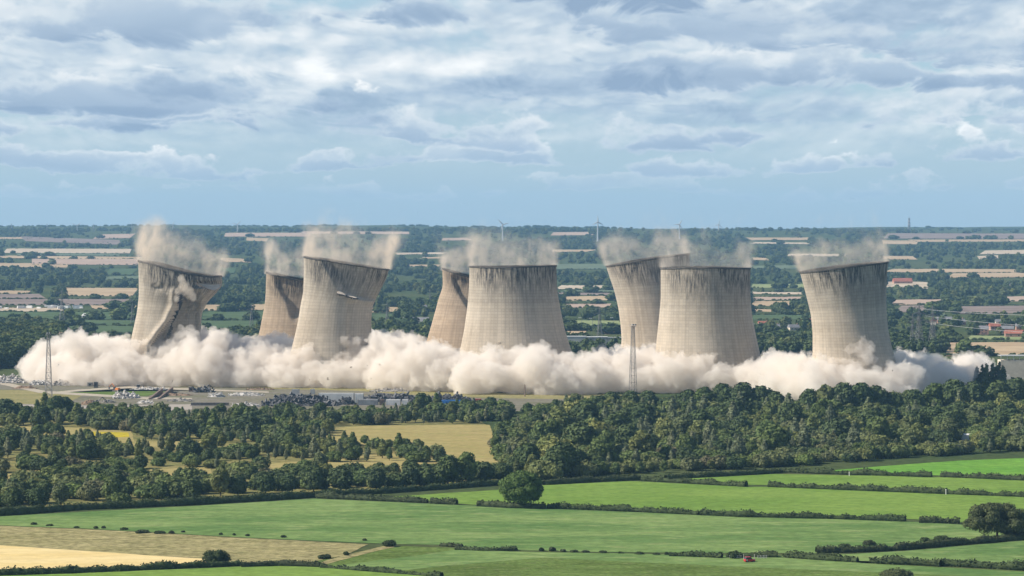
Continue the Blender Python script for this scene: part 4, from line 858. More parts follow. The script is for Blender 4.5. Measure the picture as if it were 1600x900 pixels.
for xx in np.arange(-2500, 2500, 14.0):       # wooded crest of the far hills
    for k_ in range(2):
        n = mnoise.noise((xx * .004, k_ * 3.1, 8.8))
        if n < -.05: continue
        yy = fg.uniform(11800, 12900); x_ = xx + fg.uniform(-9, 9); far.append((x_, yy, float(H(x_, yy)) - 1, 'far_b', fg.uniform(.5, 1.0) * (.7 + n), 2.2, fg.uniform(0, 6.28)))
for q in cand:
    if not (-60 < q[0] < 1660): continue
    P = G(q[0], q[1]); hedge_ = len(q) > 2; h = fg.uniform(1.8, 3.4) if hedge_ and fg.uniform() < .94 else fg.uniform(7, 15)
    k = 'far_b' if fg.uniform() < .72 else 'far_a'
    far.append((P[0], P[1], P[2] - .4, k, h / PROTO[k][0], fg.uniform(.9, 1.3) * (1.6 if hedge_ else 1), fg.uniform(0, 6.28)))
scatter('distant_woodland', far, 'hazy woods, hedges and field trees of the far country', 'woodland')

# big single trees on the pastures
def lone(name, px, py, h, w_, lob, n, leaf, mat, label, r_=.45):
    e = empty(name, G(px, py), label, 'tree'); obj('crown', crown(hash(px) % 999, h, lob, n, leaf, mat, .74), e); obj('trunk', trunk(5, h, r_, w_), e); return e
M_oak = foliage('oak_leaves', [(0.10, 0.15, 0.042)] * 2)
M_thorn = foliage('thorn_leaves', [(0.085, 0.10, 0.042)] * 2)
lone('oak_tree', 815, 793, 15.2, 10, lobes_dome(31, 15.2, 10.0, 46), 11000, .40, M_oak, 'large round green tree standing alone in the middle of the pastures')
g31 = np.random.default_rng(33); lb = []
for i in range(34):
    a = i * 2.4; q = 9.6 * math.sqrt((i + .5) / 34); top = 12.4 - 4.5 * (q / 11) ** 2.2; z = top - g31.uniform(0, 1) * (top - 2.2); lb.append((math.cos(a) * q, math.sin(a) * q, z, g31.uniform(2.3, 3.5), g31.uniform(2.0, 3.0)))
lone('thorn_tree', 1558, 841, 14.4, 11, lb, 11000, .38, M_thorn, 'broad dense spreading tree at the right edge of the pastures', .5)
def bush(px, py, w_, h, label, mat=None, group=None):
    wm = w_ * float(G(px, py)[1]) / F / 2; hm = h * float(G(px, py)[1]) / F; s = int(px * 7 + py) % 997
    o = obj('bush', crown(s, hm, lobes_bush(s, hm, wm, 8), int(120 + 16 * wm * hm * 4), .30, mat or M_hedge, .8), None, G(px, py)); return tag(o, label, 'bush', group)
bush(338, 882, 48, 26, 'single rounded bush at the end of the wheat field'); bush(1147, 872, 30, 12, 'wide dark bush left of the red vehicle'); bush(1206, 870, 20, 10, 'bush right of the red vehicle')
bush(1400, 905, 52, 18, 'brownish bush cut by the bottom edge', M_thorn); bush(609, 854, 24, 11, 'dark bush where the pale bank meets the pasture'); bush(1320, 856, 22, 8, 'left of two rounded bushes beside the right hedge'); bush(1357, 852, 22, 9, 'right of two rounded bushes beside the right hedge')
bush(1445, 846, 18, 7, 'low bush left of the spreading tree'); bush(1472, 844, 26, 8, 'wide low bush nearest the spreading tree'); bush(508, 873, 24, 8, 'dark bush on the pale bank above the lower hedge'); bush(541, 868, 10, 7, 'small bush halfway up the pale bank')
for x, y, w_, h in [(53, 820, 10, 4), (150, 826, 8, 4), (162, 826, 7, 4), (194, 828, 14, 4), (222, 833, 24, 6), (250, 834, 18, 5), (268, 834, 10, 5), (286, 832, 7, 3), (345, 836, 6, 4), (366, 837, 5, 4), (387, 838, 7, 4), (443, 840, 9, 4), (570, 845, 8, 4), (120, 825, 9, 3), (78, 822, 12, 3)]:
    bush(x, y, w_, h, 'tiny dark bush on the lower edge of the broad pasture, ' + nth(sorted([53, 150, 162, 194, 222, 250, 268, 286, 345, 366, 387, 443, 570, 120, 78]).index(x)), None, 'tiny bushes between pasture and tussock grass')
for x, y, w_, h in [(804, 860, 10, 5), (846, 861, 9, 6), (863, 861, 12, 7), (897, 863, 14, 4), (943, 864, 14, 4), (1000, 866, 18, 4), (1026, 867, 12, 4), (1042, 867, 9, 5), (880, 862, 10, 4), (915, 863, 12, 3), (970, 865, 10, 3)]:
    bush(x, y, w_, h, 'small bush in the broken hedge line below the pasture, ' + nth(sorted([804, 846, 863, 897, 943, 1000, 1026, 1042, 880, 915, 970]).index(x)), None, 'bushes of the broken hedge line')
def hedge(pts, w_, h, label, mat=None, jag=.55):
    P = G(*np.array(pts, float).T)[:, :2]; g = np.random.default_rng(int(abs(P[0, 0] * 13)) + 3); c = P.mean(0); vs, fs, n = [], [], 0
    seg = np.linalg.norm(np.diff(P, axis=0), axis=1); cum = np.concatenate([[0], np.cumsum(seg)]); Ln = cum[-1]; P = P - c
    def pos(s): return np.stack([np.interp(s, cum, P[:, 0]), np.interp(s, cum, P[:, 1])], -1)
    def prof(s): return 1 + jag * np.array([mnoise.noise((q * .16 + P[0, 0], c[1], 0)) + .6 * mnoise.noise((q * .5 + P[0, 0], c[1], 7)) for q in s])
    s = np.linspace(0, Ln, max(3, int(Ln / 2.5))); q = pos(s); d = np.gradient(q, axis=0); d /= np.linalg.norm(d, axis=1)[:, None]; nr = np.stack([-d[:, 1], d[:, 0]], 1); k = prof(s)
    ring = np.stack([np.concatenate([q + nr * (a * w_ * .5 * k)[:, None], (z * h * k)[:, None]], 1) for a, z in ((-.85, 0), (-.9, .5), (-.5, .88), (.5, .88), (.9, .5), (.85, 0))], 1)
    m = ring.shape[1]; I = np.arange(len(s) * m).reshape(len(s), m); J = np.roll(I, -1, 1); core = np.stack([I[:-1], J[:-1], J[1:], I[1:]], -1).reshape(-1, 4)
    N_ = int(Ln * (w_ + 2 * h) * 2.6); ss = g.uniform(0, Ln, N_); q = pos(ss); k = prof(ss); dd = pos(np.minimum(ss + .5, Ln)) - pos(np.maximum(ss - .5, 0)); dd /= np.linalg.norm(dd, axis=1)[:, None] + 1e-9; nr = np.stack([-dd[:, 1], dd[:, 0]], 1)
    th = g.uniform(-.15, np.pi + .15, N_); off = np.cos(th); zz = np.clip(np.sin(th), 0, 1) ** .6
    p = np.concatenate([q + nr * (off * w_ * .52 * k)[:, None], (zz * h * k * g.uniform(.85, 1.1, N_) + .1)[:, None]], 1)
    nn = np.concatenate([nr * off[:, None], zz[:, None]], 1) + g.normal(size=(N_, 3)) * .6; nn /= np.linalg.norm(nn, axis=1)[:, None]
    a = np.cross(nn, g.normal(size=nn.shape)); a /= np.linalg.norm(a, axis=1)[:, None]; b = np.cross(nn, a); sz = g.uniform(.2, .5, (N_, 1))
    lf = np.stack([p + a * sz, p + b * sz * .7, p - a * sz, p - b * sz * .7], 1).reshape(-1, 3); lq = np.arange(len(lf)).reshape(-1, 4) + ring.shape[0] * m
    v = np.concatenate([ring.reshape(-1, 3), lf]); v[:, 2] = np.maximum(v[:, 2], .01)
    o = obj('hedge', fast_mesh('hedge', v, np.concatenate([core, lq]), mat or M_hedge), None, (c[0], c[1], 0)); return tag(o, label, 'hedge')
hedge([(-60, 811), (0, 806), (120, 797), (300, 789), (420, 782), (490, 777)], 3.2, 2.9, 'long hedge running along the left wood edge')
hedge([(492, 776), (600, 771), (700, 764), (778, 758)], 3, 2.4, 'hedge rising towards the lone tree from the left')
hedge([(494, 778), (560, 781), (668, 786)], 2.6, 2.3, 'hedge bordering the top of the broad pasture left of the lone tree')
hedge([(674, 786.5), (714, 788.5)], 2.6, 2.3, 'short hedge piece in the gap left of the lone tree'); hedge([(747, 791), (800, 794), (852, 795)], 2.8, 2.3, 'hedge piece at the foot of the lone tree')
hedge([(856, 794), (1000, 800), (1092, 805)], 2.5, 2.1, 'hedge running right from the lone tree'); hedge([(1095, 805), (1160, 808), (1300, 811), (1415, 815)], 2.5, 2.1, 'hedge at the lower side of the fresh pasture'); hedge([(1436, 817), (1500, 818)], 2.5, 2.2, 'short hedge left of the spreading tree')
hedge([(850, 758), (930, 753), (1000, 750)], 3, 2.4, 'hedge under the dark wood right of the lone tree'); hedge([(1003, 751), (1090, 756), (1166, 761)], 2.5, 2.1, 'short curved hedge ending in the upper pastures'); hedge([(1040, 749), (1130, 744), (1222, 739)], 3, 2.2, 'hedge along the foot of the right wood')
hedge([(1201, 761), (1300, 765), (1400, 769), (1500, 773), (1660, 779)], 2.6, 2.2, 'long hedge crossing the right pastures'); hedge([(1222, 738), (1330, 742), (1456, 746)], 2.6, 2.3, 'hedge below the bright green field'); hedge([(1470, 745.5), (1600, 751), (1680, 755)], 2.6, 2.3, 'hedge piece at the right edge below the bright green field')
hedge([(1275, 864), (1340, 863), (1400, 860), (1500, 851), (1600, 844), (1680, 838)], 3, 2.2, 'thick hedge slanting up to the spreading tree'); hedge([(1160, 870), (1215, 871)], 2.2, 1.6, 'low hedge behind the red vehicle')
hedge([(1226, 871), (1280, 875), (1340, 879)], 3, 2.0, 'hedge piece right of the red vehicle'); hedge([(1359, 880), (1420, 882), (1470, 885)], 3, 2.2, 'bushy hedge at the lower right, its left piece'); hedge([(1473, 884), (1600, 891), (1680, 895)], 3, 2.3, 'bushy hedge leaving at the lower right edge')
hedge([(1046, 869), (1090, 870), (1128, 872)], 2.6, 1.6, 'low hedge left of the wide dark bush'); hedge([(-60, 901), (0, 899), (100, 896), (200, 892), (300, 887), (374, 884)], 3.0, 2.0, 'hedge along the lower side of the wheat field')
hedge([(376, 886), (440, 884), (500, 886)], 2.4, 1.8, 'hedge continuing right of the single rounded bush'); hedge([(503, 887), (580, 893), (690, 902)], 2.0, 1.3, 'gappy hedge slanting down to the bottom edge', None, .9); hedge([(712, 859), (760, 861), (808, 860)], 2.5, 1.2, 'dark low hedge below the broad pasture'); hedge([(688, 853), (722, 855)], 2, 1.0, 'short low hedge beside the pale bank', None, .6)
# ------------------------------------------------------------------ demolition site
M_white = plain('white_sheet', (0.74, 0.72, 0.68), 0.6, 0.08, 0.3)
M_greyc = plain('grey_sheet', (0.36, 0.36, 0.35), 0.6, 0.2, 0.3)
M_blue = plain('blue_sheet', (0.055, 0.20, 0.50), 0.55, 0.15, 0.4)
M_red = plain('red_sheet', (0.36, 0.085, 0.06), 0.55, 0.15, 0.4)
M_brown = plain('brown_sheet', (0.21, 0.15, 0.115), 0.7, 0.2, 0.4)
M_steel = plain('galvanised_steel', (0.19, 0.18, 0.175), 0.5, 0.15, 0.8, 0.4)
M_darks = plain('dark_steel', (0.11, 0.10, 0.095), 0.6, 0.2, 0.5, 0.3)
M_black = plain('dark_opening', (0.02, 0.02, 0.022), 0.5, 0.1, 1.0)
M_glass = plain('window_glass', (0.03, 0.04, 0.05), 0.15, 0.05, 1.0, 0.5)
M_rub = plain('concrete_rubble', (0.50, 0.47, 0.43), 0.95, 0.3, 0.5)
M_rubg = plain('grey_rubble', (0.33, 0.30, 0.265), 0.95, 0.35, 0.5)
M_scrap = plain('dark_scrap', (0.085, 0.083, 0.085), 0.6, 0.6, 0.7, 0.4)
M_soil = plain('brown_soil', (0.24, 0.165, 0.11), 1.0, 0.25, 0.4)
M_orange = plain('orange_paint', (0.62, 0.20, 0.05), 0.5, 0.1, 0.5, 0.3)
M_yellow = plain('yellow_paint', (0.60, 0.36, 0.03), 0.5, 0.1, 0.5, 0.3)
def span(x0, x1, y):
    a, b = G(x0, y), G(x1, y); return a, b, float(np.linalg.norm(b - a)), F / float((a[1] + b[1]) / 2)
def heap(name, x0, x1, y, hpx, mat, label, chunk=1.2, n=None, depth=None, seed=1, spiky=0.0):
    a, b, L_, k = span(x0, x1, y); h = hpx / k; g = np.random.default_rng(seed + abs(int(x0))); dp = depth or max(5, L_ * .3); c = (a + b) / 2; mb = MB()
    nx, ny = max(8, int(L_ / 1.6)), 8; V = []
    def hz_(u, v): return h * max(0, (1 - abs(u) ** 2.6)) * max(0, 1 - v * v) * (0.62 + .5 * mnoise.noise((u * L_ * .12 + x0, v * 2, 1)))
    for j in range(ny + 1):
        for i in range(nx + 1):
            u, v = i / nx * 2 - 1, j / ny * 2 - 1; V.append((u * L_ / 2, v * dp / 2, hz_(u, v) - .05))
    mb.add(V, [(j * (nx + 1) + i, j * (nx + 1) + i + 1, (j + 1) * (nx + 1) + i + 1, (j + 1) * (nx + 1) + i) for j in range(ny) for i in range(nx)])
    for _ in range(n or int(L_ * dp * .55)):
        u, v = g.uniform(-1.03, 1.03), g.uniform(-1, 1); s = chunk * g.uniform(.35, 1.3)
        p = Vector((u * L_ / 2, v * dp / 2, hz_(min(1, abs(u)), v) + s * g.uniform(-.1, .45)))
        d = Vector(g.normal(size=3)); d.z *= .5 + spiky; d.normalize(); mb.bar(p - d * s * g.uniform(.4, 1.1), p + d * s * g.uniform(.4, 1.1 + spiky), s * g.uniform(.14, .42), None, 4)
    return tag(mb.build(name, mat, loc=c), label, 'rubble' if mat is not M_scrap else 'scrap')
heap('rubble_heap', -20, 42, 598, 15, M_rub, 'white concrete rubble heap at the left edge', 1.5, 420, 14); heap('rubble_heap', 48, 80, 601, 10, M_rub, 'pale rubble heap just left of the tall mast', 1.3, 260, 10); heap('rubble_heap', 82, 112, 602, 10, M_rubg, 'grey rubble heap just right of the tall mast', 1.3, 240, 10)
heap('rubble_heap', 178, 214, 622, 13, M_rub, 'grey-white rubble heap beside the orange excavator', 1.6, 320, 14); heap('soil_heap', 127, 156, 632, 10, M_soil, 'brown soil heap on the concrete slab', .8, 60, 10); heap('rubble_heap', 205, 262, 609, 4, M_rub, 'low scatter of pale rubble along the verge', 1.1, 200, 6)
heap('rubble_heap', 326, 350, 620, 8, M_rub, 'small pale rubble heap left of the dark scrap', 1.2, 140, 8); heap('rubble_heap', 358, 412, 618, 6, M_rub, 'pale rubble strip left of the dark scrap', 1.1, 240, 8); heap('rubble_heap', 580, 640, 612, 6, M_rubg, 'rubble at the foot of the dust above the white shed', 1.1, 160, 7)
heap('soil_heap', 20, 60, 607, 5, M_soil, 'low soil bank beside the pale track', .7, 80, 8); heap('soil_heap', 250, 300, 618, 5, M_soil, 'low brown bank right of the toppled walls', .8, 90, 8); heap('rubble_heap', 160, 178, 629, 6, M_rubg, 'little grey rubble pile beside the soil heap', 1.0, 90, 7); heap('rubble_heap', 262, 300, 627, 5, M_rubg, 'grey rubble scatter above the low wall', 1.0, 120, 7); heap('rubble_heap', 215, 240, 630, 5, M_rub, 'small pale pile in front of the toppled walls', 1.0, 80, 6); heap('soil_heap', 385, 430, 609, 3.5, M_soil, 'thin soil bank at the foot of the dust', .8, 80, 6); heap('rubble_heap', 362, 405, 635, 7, M_rub, 'pale rubble just above the left scrub', 1.1, 200, 8)
heap('scrap_heap', 412, 525, 633, 19, M_scrap, 'large dark heap of twisted scrap metal', 2.0, 800, 24, 1, .3); heap('scrap_heap', 562, 662, 627, 14, M_scrap, 'long dark scrap heap behind the grey containers', 1.7, 560, 16, 2, .3); heap('scrap_heap', 660, 742, 629, 15, M_scrap, 'dark scrap heap behind the blue container', 1.7, 460, 16, 3, .3); heap('scrap_heap', 530, 554, 632, 11, M_scrap, 'small dark scrap mound in front of the white shed', 1.4, 150, 8, 4, .2)
heap('scrap_heap', 304, 332, 613, 9, M_scrap, 'dark tangle of steel near the verge', 1.8, 130, 8, 5, .6)
def container(x0, x1, y, hpx, mat, label, name='container', group=None, ribs=True, cat='container'):
    a, b, L_, k = span(x0, x1, y); h = hpx / k; c = (a + b) / 2; e = empty(name, c, label, cat, group)
    MB().box((0, 0, h / 2), (L_, 2.6, h)).build('body', mat, e)
    if ribs:
        m = MB(); n = max(3, int(L_ / 1.2))
        for i in range(n): m.box((-L_ / 2 + (i + .5) * L_ / n, -1.36, h / 2), (.28, .12, h * .86))
        m.build('ribbing', mat, e)
        m = MB()
        for s in (-1, 1): m.box((s * (L_ / 2 - .1), 0, h / 2), (.3, 2.74, h + .1))
        m.build('corner_posts', M_darks if mat is not M_white else M_greyc, e)
    return e
container(498, 553, 629, 15, M_white, 'longer white shed wall standing before the dark scrap', 'shed', None, True, 'shed'); container(554, 568, 629.5, 15, M_white, 'short white shed at the end of the white wall', 'shed', None, True, 'shed')
for i, (x0, x1, m, w_) in enumerate([(559, 591, M_greyc, 'leftmost grey container in front of the long scrap heap'), (593, 601, M_brown, 'narrow brown container between the grey ones'), (603, 626, M_white, 'pale container in the middle of the container row'), (628, 638, M_white, 'short pale container left of the dark tree'), (662, 674, M_white, 'short white container right of the dark tree')]): container(x0, x1, 633, 9, m, w_)
container(688, 722, 634, 9, M_blue, 'blue container below the scrap heap'); container(723, 737, 634, 8, M_brown, 'brown container beside the blue one'); container(740, 752, 631, 8, M_red, 'red container at the right end of the row'); container(675, 686, 633.5, 10, M_greyc, 'grey container left of the blue one')
container(456, 468, 617, 9, M_greyc, 'grey cabin poking above the large scrap heap', 'cabin', None, False, 'cabin'); container(485, 492, 616, 8, M_greyc, 'small grey cabin behind the scrap heap', 'cabin', None, False, 'cabin')
def cabin(x0, x1, y, hpx, mat, label):
    a, b, L_, k = span(x0, x1, y); h = hpx / k; e = empty('cabin', (a + b) / 2, label, 'cabin'); MB().box((0, 0, h / 2), (L_, 2.5, h)).build('wall', mat, e); MB().box((0, 0, h + .12), (L_ + .3, 2.8, .2)).build('roof', M_greyc, e); MB().box((0, -1.27, h * .55), (L_ * .35, .06, h * .35)).build('window', M_black, e)
cabin(137, 145, 604, 6, M_rubg, 'small pale cabin on the side track'); cabin(147, 153, 606, 9, M_darks, 'dark upright cabin on the side track'); cabin(214, 219, 606, 5, M_darks, 'tiny dark cabin on the verge'); cabin(295, 302, 612, 7, M_brown, 'brown open frame cabin beside the steel tangle')
def ramp_slab(x0, y0, x1, y1, wpx, tpx, label):
    a, b = G(x0, y0), G(x1, y1); k = F / float(a[1]); mb = MB(); h = tpx / k; d = b - a; n = np.array([d[1], -d[0], 0]); n = n / np.linalg.norm(n) * (wpx / k); u = np.array([0, 0, h])
    mb.add([p for p in (a - a, n, d + n, d)] + [p for p in (a - a + u * .4, n + u * .4, d + n + u * 1.6, d + u * 1.6)], [(3, 2, 1, 0), (4, 5, 6, 7), (0, 1, 5, 4), (1, 2, 6, 5), (2, 3, 7, 6), (3, 0, 4, 7)])
    tag(mb.build('fallen_wall', M_brown, loc=a), label, 'wall')
ramp_slab(232, 624, 252, 614, 3, 5, 'left of two dark toppled wall pieces on the site'); ramp_slab(246, 624, 268, 612, 3, 5, 'right of two dark toppled wall pieces on the site')
tag(MB().box((0, 0, 1.0), (24, .5, 2.0)).add([(-12.5, -1, 0), (12.5, -1, 0), (12.5, 1, 0), (-12.5, 1, 0), (-12.5, -.6, .4), (12.5, -.6, .4), (12.5, .6, .4), (-12.5, .6, .4)], [(3, 2, 1, 0), (4, 5, 6, 7), (0, 1, 5, 4), (1, 2, 6, 5), (2, 3, 7, 6), (3, 0, 4, 7)]).build('retaining_wall', M_darks, loc=G(328, 634)), 'low dark retaining wall above the left scrub', 'wall')
def excavator(px, py, rz, mat, label, s=1.0):
    e = empty('excavator', G(px, py), label, 'excavator', None, rz); e.scale = (s, s, s)
    for sy in (-1.15, 1.15):
        t = MB(); n = 16; pr = [(1.9 * (1 if math.cos(q) > 0 else -1) + .5 * math.cos(q), .5 + .5 * math.sin(q)) for q in [2 * math.pi * i / n for i in range(n)]]
        t.add([(x, sy - .3, z) for x, z in pr] + [(x, sy + .3, z) for x, z in pr], [tuple(range(n)), tuple(reversed(range(n, 2 * n)))] + [(i, n + i, n + (i + 1) % n, (i + 1) % n) for i in range(n)]); t.build('track', M_darks, e)
    MB().box((-.5, 0, 1.75), (3.4, 2.5, 1.3), 0, .93).build('body', mat, e); MB().box((.9, .75, 2.2), (1.5, 1.0, 1.9), 0, .85).build('cab', M_glass, e)
    MB().bar((.8, -.2, 1.9), (3.6, -.2, 5.0), .36, .30).build('boom', mat, e); MB().bar((3.5, -.2, 5.0), (6.0, -.2, 2.9), .28, .2).build('arm', mat, e); MB().box((6.1, -.2, 2.2), (1.1, 1.1, 1.2), 0, .6).build('bucket', M_darks, e)
excavator(182, 612, 2.6, M_orange, 'orange excavator reaching over the grey-white rubble', 1.1); excavator(150, 633, 0.3, M_darks, 'dark excavator on the concrete slab by the soil heap', 1.05); excavator(318, 612, .2, M_darks, 'dark excavator at the verge beside the steel tangle', 1.0)
# lattice masts, pylons
def lattice(mb, h, w0, w1, n, rl, rb):
    zs = [h * (1 - (1 - i / n) ** 1.25) for i in range(n + 1)]; wf = lambda z: w0 + (w1 - w0) * (z / h)
    for i in range(n):
        a, b = zs[i], zs[i + 1]; A, B = wf(a) / 2, wf(b) / 2; cs = ((-1, -1), (1, -1), (1, 1), (-1, 1))
        for j in range(4):
            x, y = cs[j]; x2, y2 = cs[(j + 1) % 4]; mb.bar((x * A, y * A, a), (x * B, y * B, b), rl); mb.bar((x * A, y * A, a), (x2 * B, y2 * B, b), rb); mb.bar((x2 * A, y2 * A, a), (x * B, y * B, b), rb); mb.bar((x * B, y * B, b), (x2 * B, y2 * B, b), rb)
def mast(px, py, top, label, head):
    a = G(px, py); k = F / a[1]; h = (py - top) / k; e = empty('floodlight_mast', a, label, 'mast', None, .3); m = MB(); lattice(m, h, 4.4, 1.5, 12, .16, .07); m.build('lattice', M_steel, e)
    p = MB(); p.box((0, 0, h + .15), (head, head, .3)); 
    for s in (-1, 1): p.bar((s * head / 2, -head / 2, h), (s * head / 2, -head / 2, h + 1.2), .07); p.bar((s * head / 2, head / 2, h), (s * head / 2, head / 2, h + 1.2), .07); p.bar((-head / 2, s * head / 2, h + 1.2), (head / 2, s * head / 2, h + 1.2), .07)
    p.build('platform', M_steel, e)
    for i in range(4): MB().box((-head * .36 + i * head * .24, -head / 2 - .3, h + 1.2), (head * .2, .5, .8)).build('floodlight', M_darks if i % 2 else M_white, e)
mast(76, 621, 523, 'tall lattice floodlight mast at the left end of the dust', 3.0); mast(989, 620, 510, 'tall lattice floodlight mast in front of the two right-hand towers', 3.4)
def pole(px, y0, y1, r, mat, label, name='post', cat='post'):
    a = G(px, y0); h = (y0 - y1) * a[1] / F; e = empty(name, a, label, cat); MB().bar((0, 0, 0), (0, 0, h), r, r * .8, 8).build('shaft', mat, e); MB().bar((0, 0, h), (0, 0, h + r * 1.2), r * 1.5, r * .6, 8).build('cap', mat, e)
pole(820, 620, 602, .45, M_brown, 'lone brown post standing at the foot of the dust'); pole(1203, 612, 596, .35, M_brown, 'thin dark post before the dust, right of the wood dome'); pole(1327, 744, 738, .16, M_white, 'white marker post in the upper hedge'); pole(1478, 773, 765, .16, M_white, 'white marker post in the long crossing hedge')
# red vehicle by the gate
def red_truck():
    e = empty('pickup_truck', G(1171, 878.5), 'red vehicle with dark windows parked at the field gate', 'vehicle', None, .35)
    def hull(w_, pts): 
        n = len(pts); return [(x, -w_ / 2, z) for x, z in pts] + [(x, w_ / 2, z) for x, z in pts], [tuple(range(n)), tuple(reversed(range(n, 2 * n)))] + [(i, n + i, n + (i + 1) % n, (i + 1) % n) for i in range(n)]
    M_car = plain('red_car_paint', (0.48, 0.012, 0.02), 0.35, 0.04, 1.0, 0.5)
    MB().add(*hull(1.75, [(-1.75, .4), (1.75, .4), (1.8, .95), (.75, 1.12), (-1.7, 1.12), (-1.8, .8)])).build('body', M_car, e)
    cb = MB().add(*hull(1.5, [(-1.6, 1.12), (.75, 1.12), (.3, 1.8), (-1.45, 1.8)])).build('cabin', M_glass, e); MB().box((-.58, 0, 1.82), (1.75, 1.5, .08)).build('roof', M_car, cb)
    for x in (-1.1, 1.1):
        for s in (-1, 1):
            w_ = MB().bar((x, s * .72, .36), (x, s * .93, .36), .36, None, 14).build('wheel', M_black, e); MB().bar((x, s * .93, .36), (x, s * .95, .36), .19, None, 10).build('rim', M_steel, w_)
    for x in (-1.82, 1.82):
        for s in (-1, 1): MB().box((x, s * .6, .85), (.08, .32, .2)).build('headlight' if x > 0 else 'tail_light', M_white if x > 0 else M_red, e)
    MB().box((-1.3, -.89, .85), (.5, .04, .4)).build('door_panel', M_white, e)
red_truck()
for x0, x1, lb_ in [(1140, 1158, 'pale timber fence left of the red vehicle'), (1184, 1198, 'pale timber fence right of the red vehicle')]:
    a, b, L_, k = span(x0, x1, 873); e = empty('fence', (a + b) / 2, lb_, 'fence')
    for i in range(4): MB().box((-L_ / 2 + i * L_ / 3, 0, .6), (.16, .16, 1.2)).build('post', M_rub, e)
    for z in (.45, .95): MB().box((0, -.11, z), (L_, .06, .16)).build('rail', M_rub, e)
for px, lb_ in [(1162, 'left pale gatepost beside the red vehicle'), (1179, 'right pale gatepost beside the red vehicle')]: pole(px, 875, 867, .14, M_rub, lb_, 'gatepost', 'gatepost')
tag(MB().box((0, 0, 1.3), (6, 3, 2.6)).add([(-3.1, -1.7, 2.6), (3.1, -1.7, 2.6), (3.1, 1.7, 2.6), (-3.1, 1.7, 2.6), (-3.1, 0, 3.3), (3.1, 0, 3.3)], [(0, 1, 5, 4), (2, 3, 4, 5), (1, 2, 5), (3, 0, 4)]).build('white_hut', M_white, loc=G(1511, 687)), 'small white hut roof showing among the trees at the right', 'hut')
# ------------------------------------------------------------------ the country behind
M_roofr = plain('red_roof_tiles', (0.36, 0.13, 0.085), 0.85, 0.2, 0.4); M_roofg = plain('grey_roof_slates', (0.20, 0.195, 0.20), 0.8, 0.15, 0.4); M_brick = plain('pinkish_brick', (0.38, 0.22, 0.16), 0.9, 0.12, 0.4); M_render = plain('cream_render', (0.60, 0.52, 0.42), 0.9, 0.08, 0.4)
M_turb = plain('turbine_white', (0.42, 0.43, 0.44), 0.5, 0.03, 0.1)
def house(px, py, w_, d, h, rz, wall, roof, label, chimney=True, group='village houses'):
    e = empty('house', G(px, py), label, 'house', group, rz); MB().box((0, 0, h / 2), (w_, d, h)).build('wall', wall, e); o = .35; rh = d * .42
    r_ = MB().add([(-w_ / 2 - o, -d / 2 - o, h), (w_ / 2 + o, -d / 2 - o, h), (w_ / 2 + o, d / 2 + o, h), (-w_ / 2 - o, d / 2 + o, h), (-w_ / 2 - o, 0, h + rh), (w_ / 2 + o, 0, h + rh)], [(0, 1, 5, 4), (2, 3, 4, 5), (1, 2, 5), (3, 0, 4), (3, 2, 1, 0)]).build('roof', roof, e)
    if chimney: MB().box((w_ * .36, 0, h + rh + .35), (.9, .9, 1.6)).build('chimney', M_brick, r_)
    for x in (-w_ * .28, w_ * .02, w_ * .3):
        for z in ([h * .28, h * .72] if h > 4 else [h * .5]): MB().box((x, -d / 2 - .02, z), (1.2, .08, 1.2)).build('window', M_glass, e)
    MB().box((w_ * .16, -d / 2 - .03, 1.0), (1.0, .06, 2.0)).build('door', M_darks, e)
HS = [(1534, 522.5, 14, 8, 6, -.12, M_brick, M_roofg, 'brick house with pale grey roof in front of the village'), (1458, 507.5, 9, 7, 4.5, 1.3, M_render, M_roofr, 'cream gable-ended house beside the pylons'), (1480, 505, 24, 9, 4, 0, M_brick, M_roofg, 'long grey-roofed barn behind the pylons'),
      (1498, 508, 14, 9, 4, .3, M_brick, M_roofg, 'grey-roofed barn right of the long barn'), (1541, 505, 10, 8, 4, .1, M_brick, M_roofg, 'dark-roofed house above the brick house'), (1574, 521, 13, 8, 5, -.1, M_brick, M_roofg, 'brick house with dark roof right of the grey-roofed one'), (1590, 526.5, 26, 9, 3.6, -.05, M_brick, M_roofr, 'long red-roofed building at the right edge'),
      (1554, 516, 12, 8, 4.5, .2, M_brick, M_roofr, 'red-roofed house between the two brick houses'), (1562, 508, 10, 7, 4, 0, M_render, M_roofg, 'white house at the back of the village'), (1578, 508.5, 12, 7, 4, .1, M_render, M_roofg, 'white house near the right edge at the back'), (1594, 508, 12, 7, 4.5, -.1, M_render, M_roofg, 'white house at the right edge at the back'), (1600, 517, 18, 8, 5, 0, M_brick, M_roofg, 'terrace with dark roof cut by the right edge'),
      (1421, 506.5, 14, 7, 3.5, .1, M_render, M_roofr, 'low cream house left of the pylons'), (1260, 511, 18, 10, 5.5, .5, M_brick, M_roofr, 'big red-roofed house just left of the rightmost tower'), (1193, 511, 12, 8, 3.5, .2, M_brick, M_roofr, 'red-roofed bungalow left of the big red roof'), (1182, 515, 12, 8, 3.2, -.3, M_render, M_roofg, 'grey-roofed bungalow beside the wide tower'), (1208, 515.5, 14, 8, 3.2, .15, M_render, M_roofg, 'grey-roofed bungalow in the middle of the row'), (1225, 513, 10, 7, 3.2, -.2, M_render, M_roofg, 'small pale bungalow right of the middle one'), (1240, 516, 12, 8, 3.2, .3, M_render, M_roofg, 'pale bungalow nearest the rightmost tower'),
      (660, 487, 12, 9, 5, .2, M_render, M_roofg, 'white farmhouse between the buckled and the middle tower'), (650, 509, 30, 14, 4, -.1, M_render, M_roofg, 'wide pale-roofed barn left of the hidden tower'), (1583, 450, 14, 9, 5, .2, M_render, M_roofg, 'far pale house at the right edge'), (1410, 443, 34, 14, 4, .1, M_brick, M_roofr, 'far reddish barn right of the rightmost tower')]
for a in HS: house(*a, group='village houses' if a[1] > 495 else 'far houses', chimney=a[2] < 16)
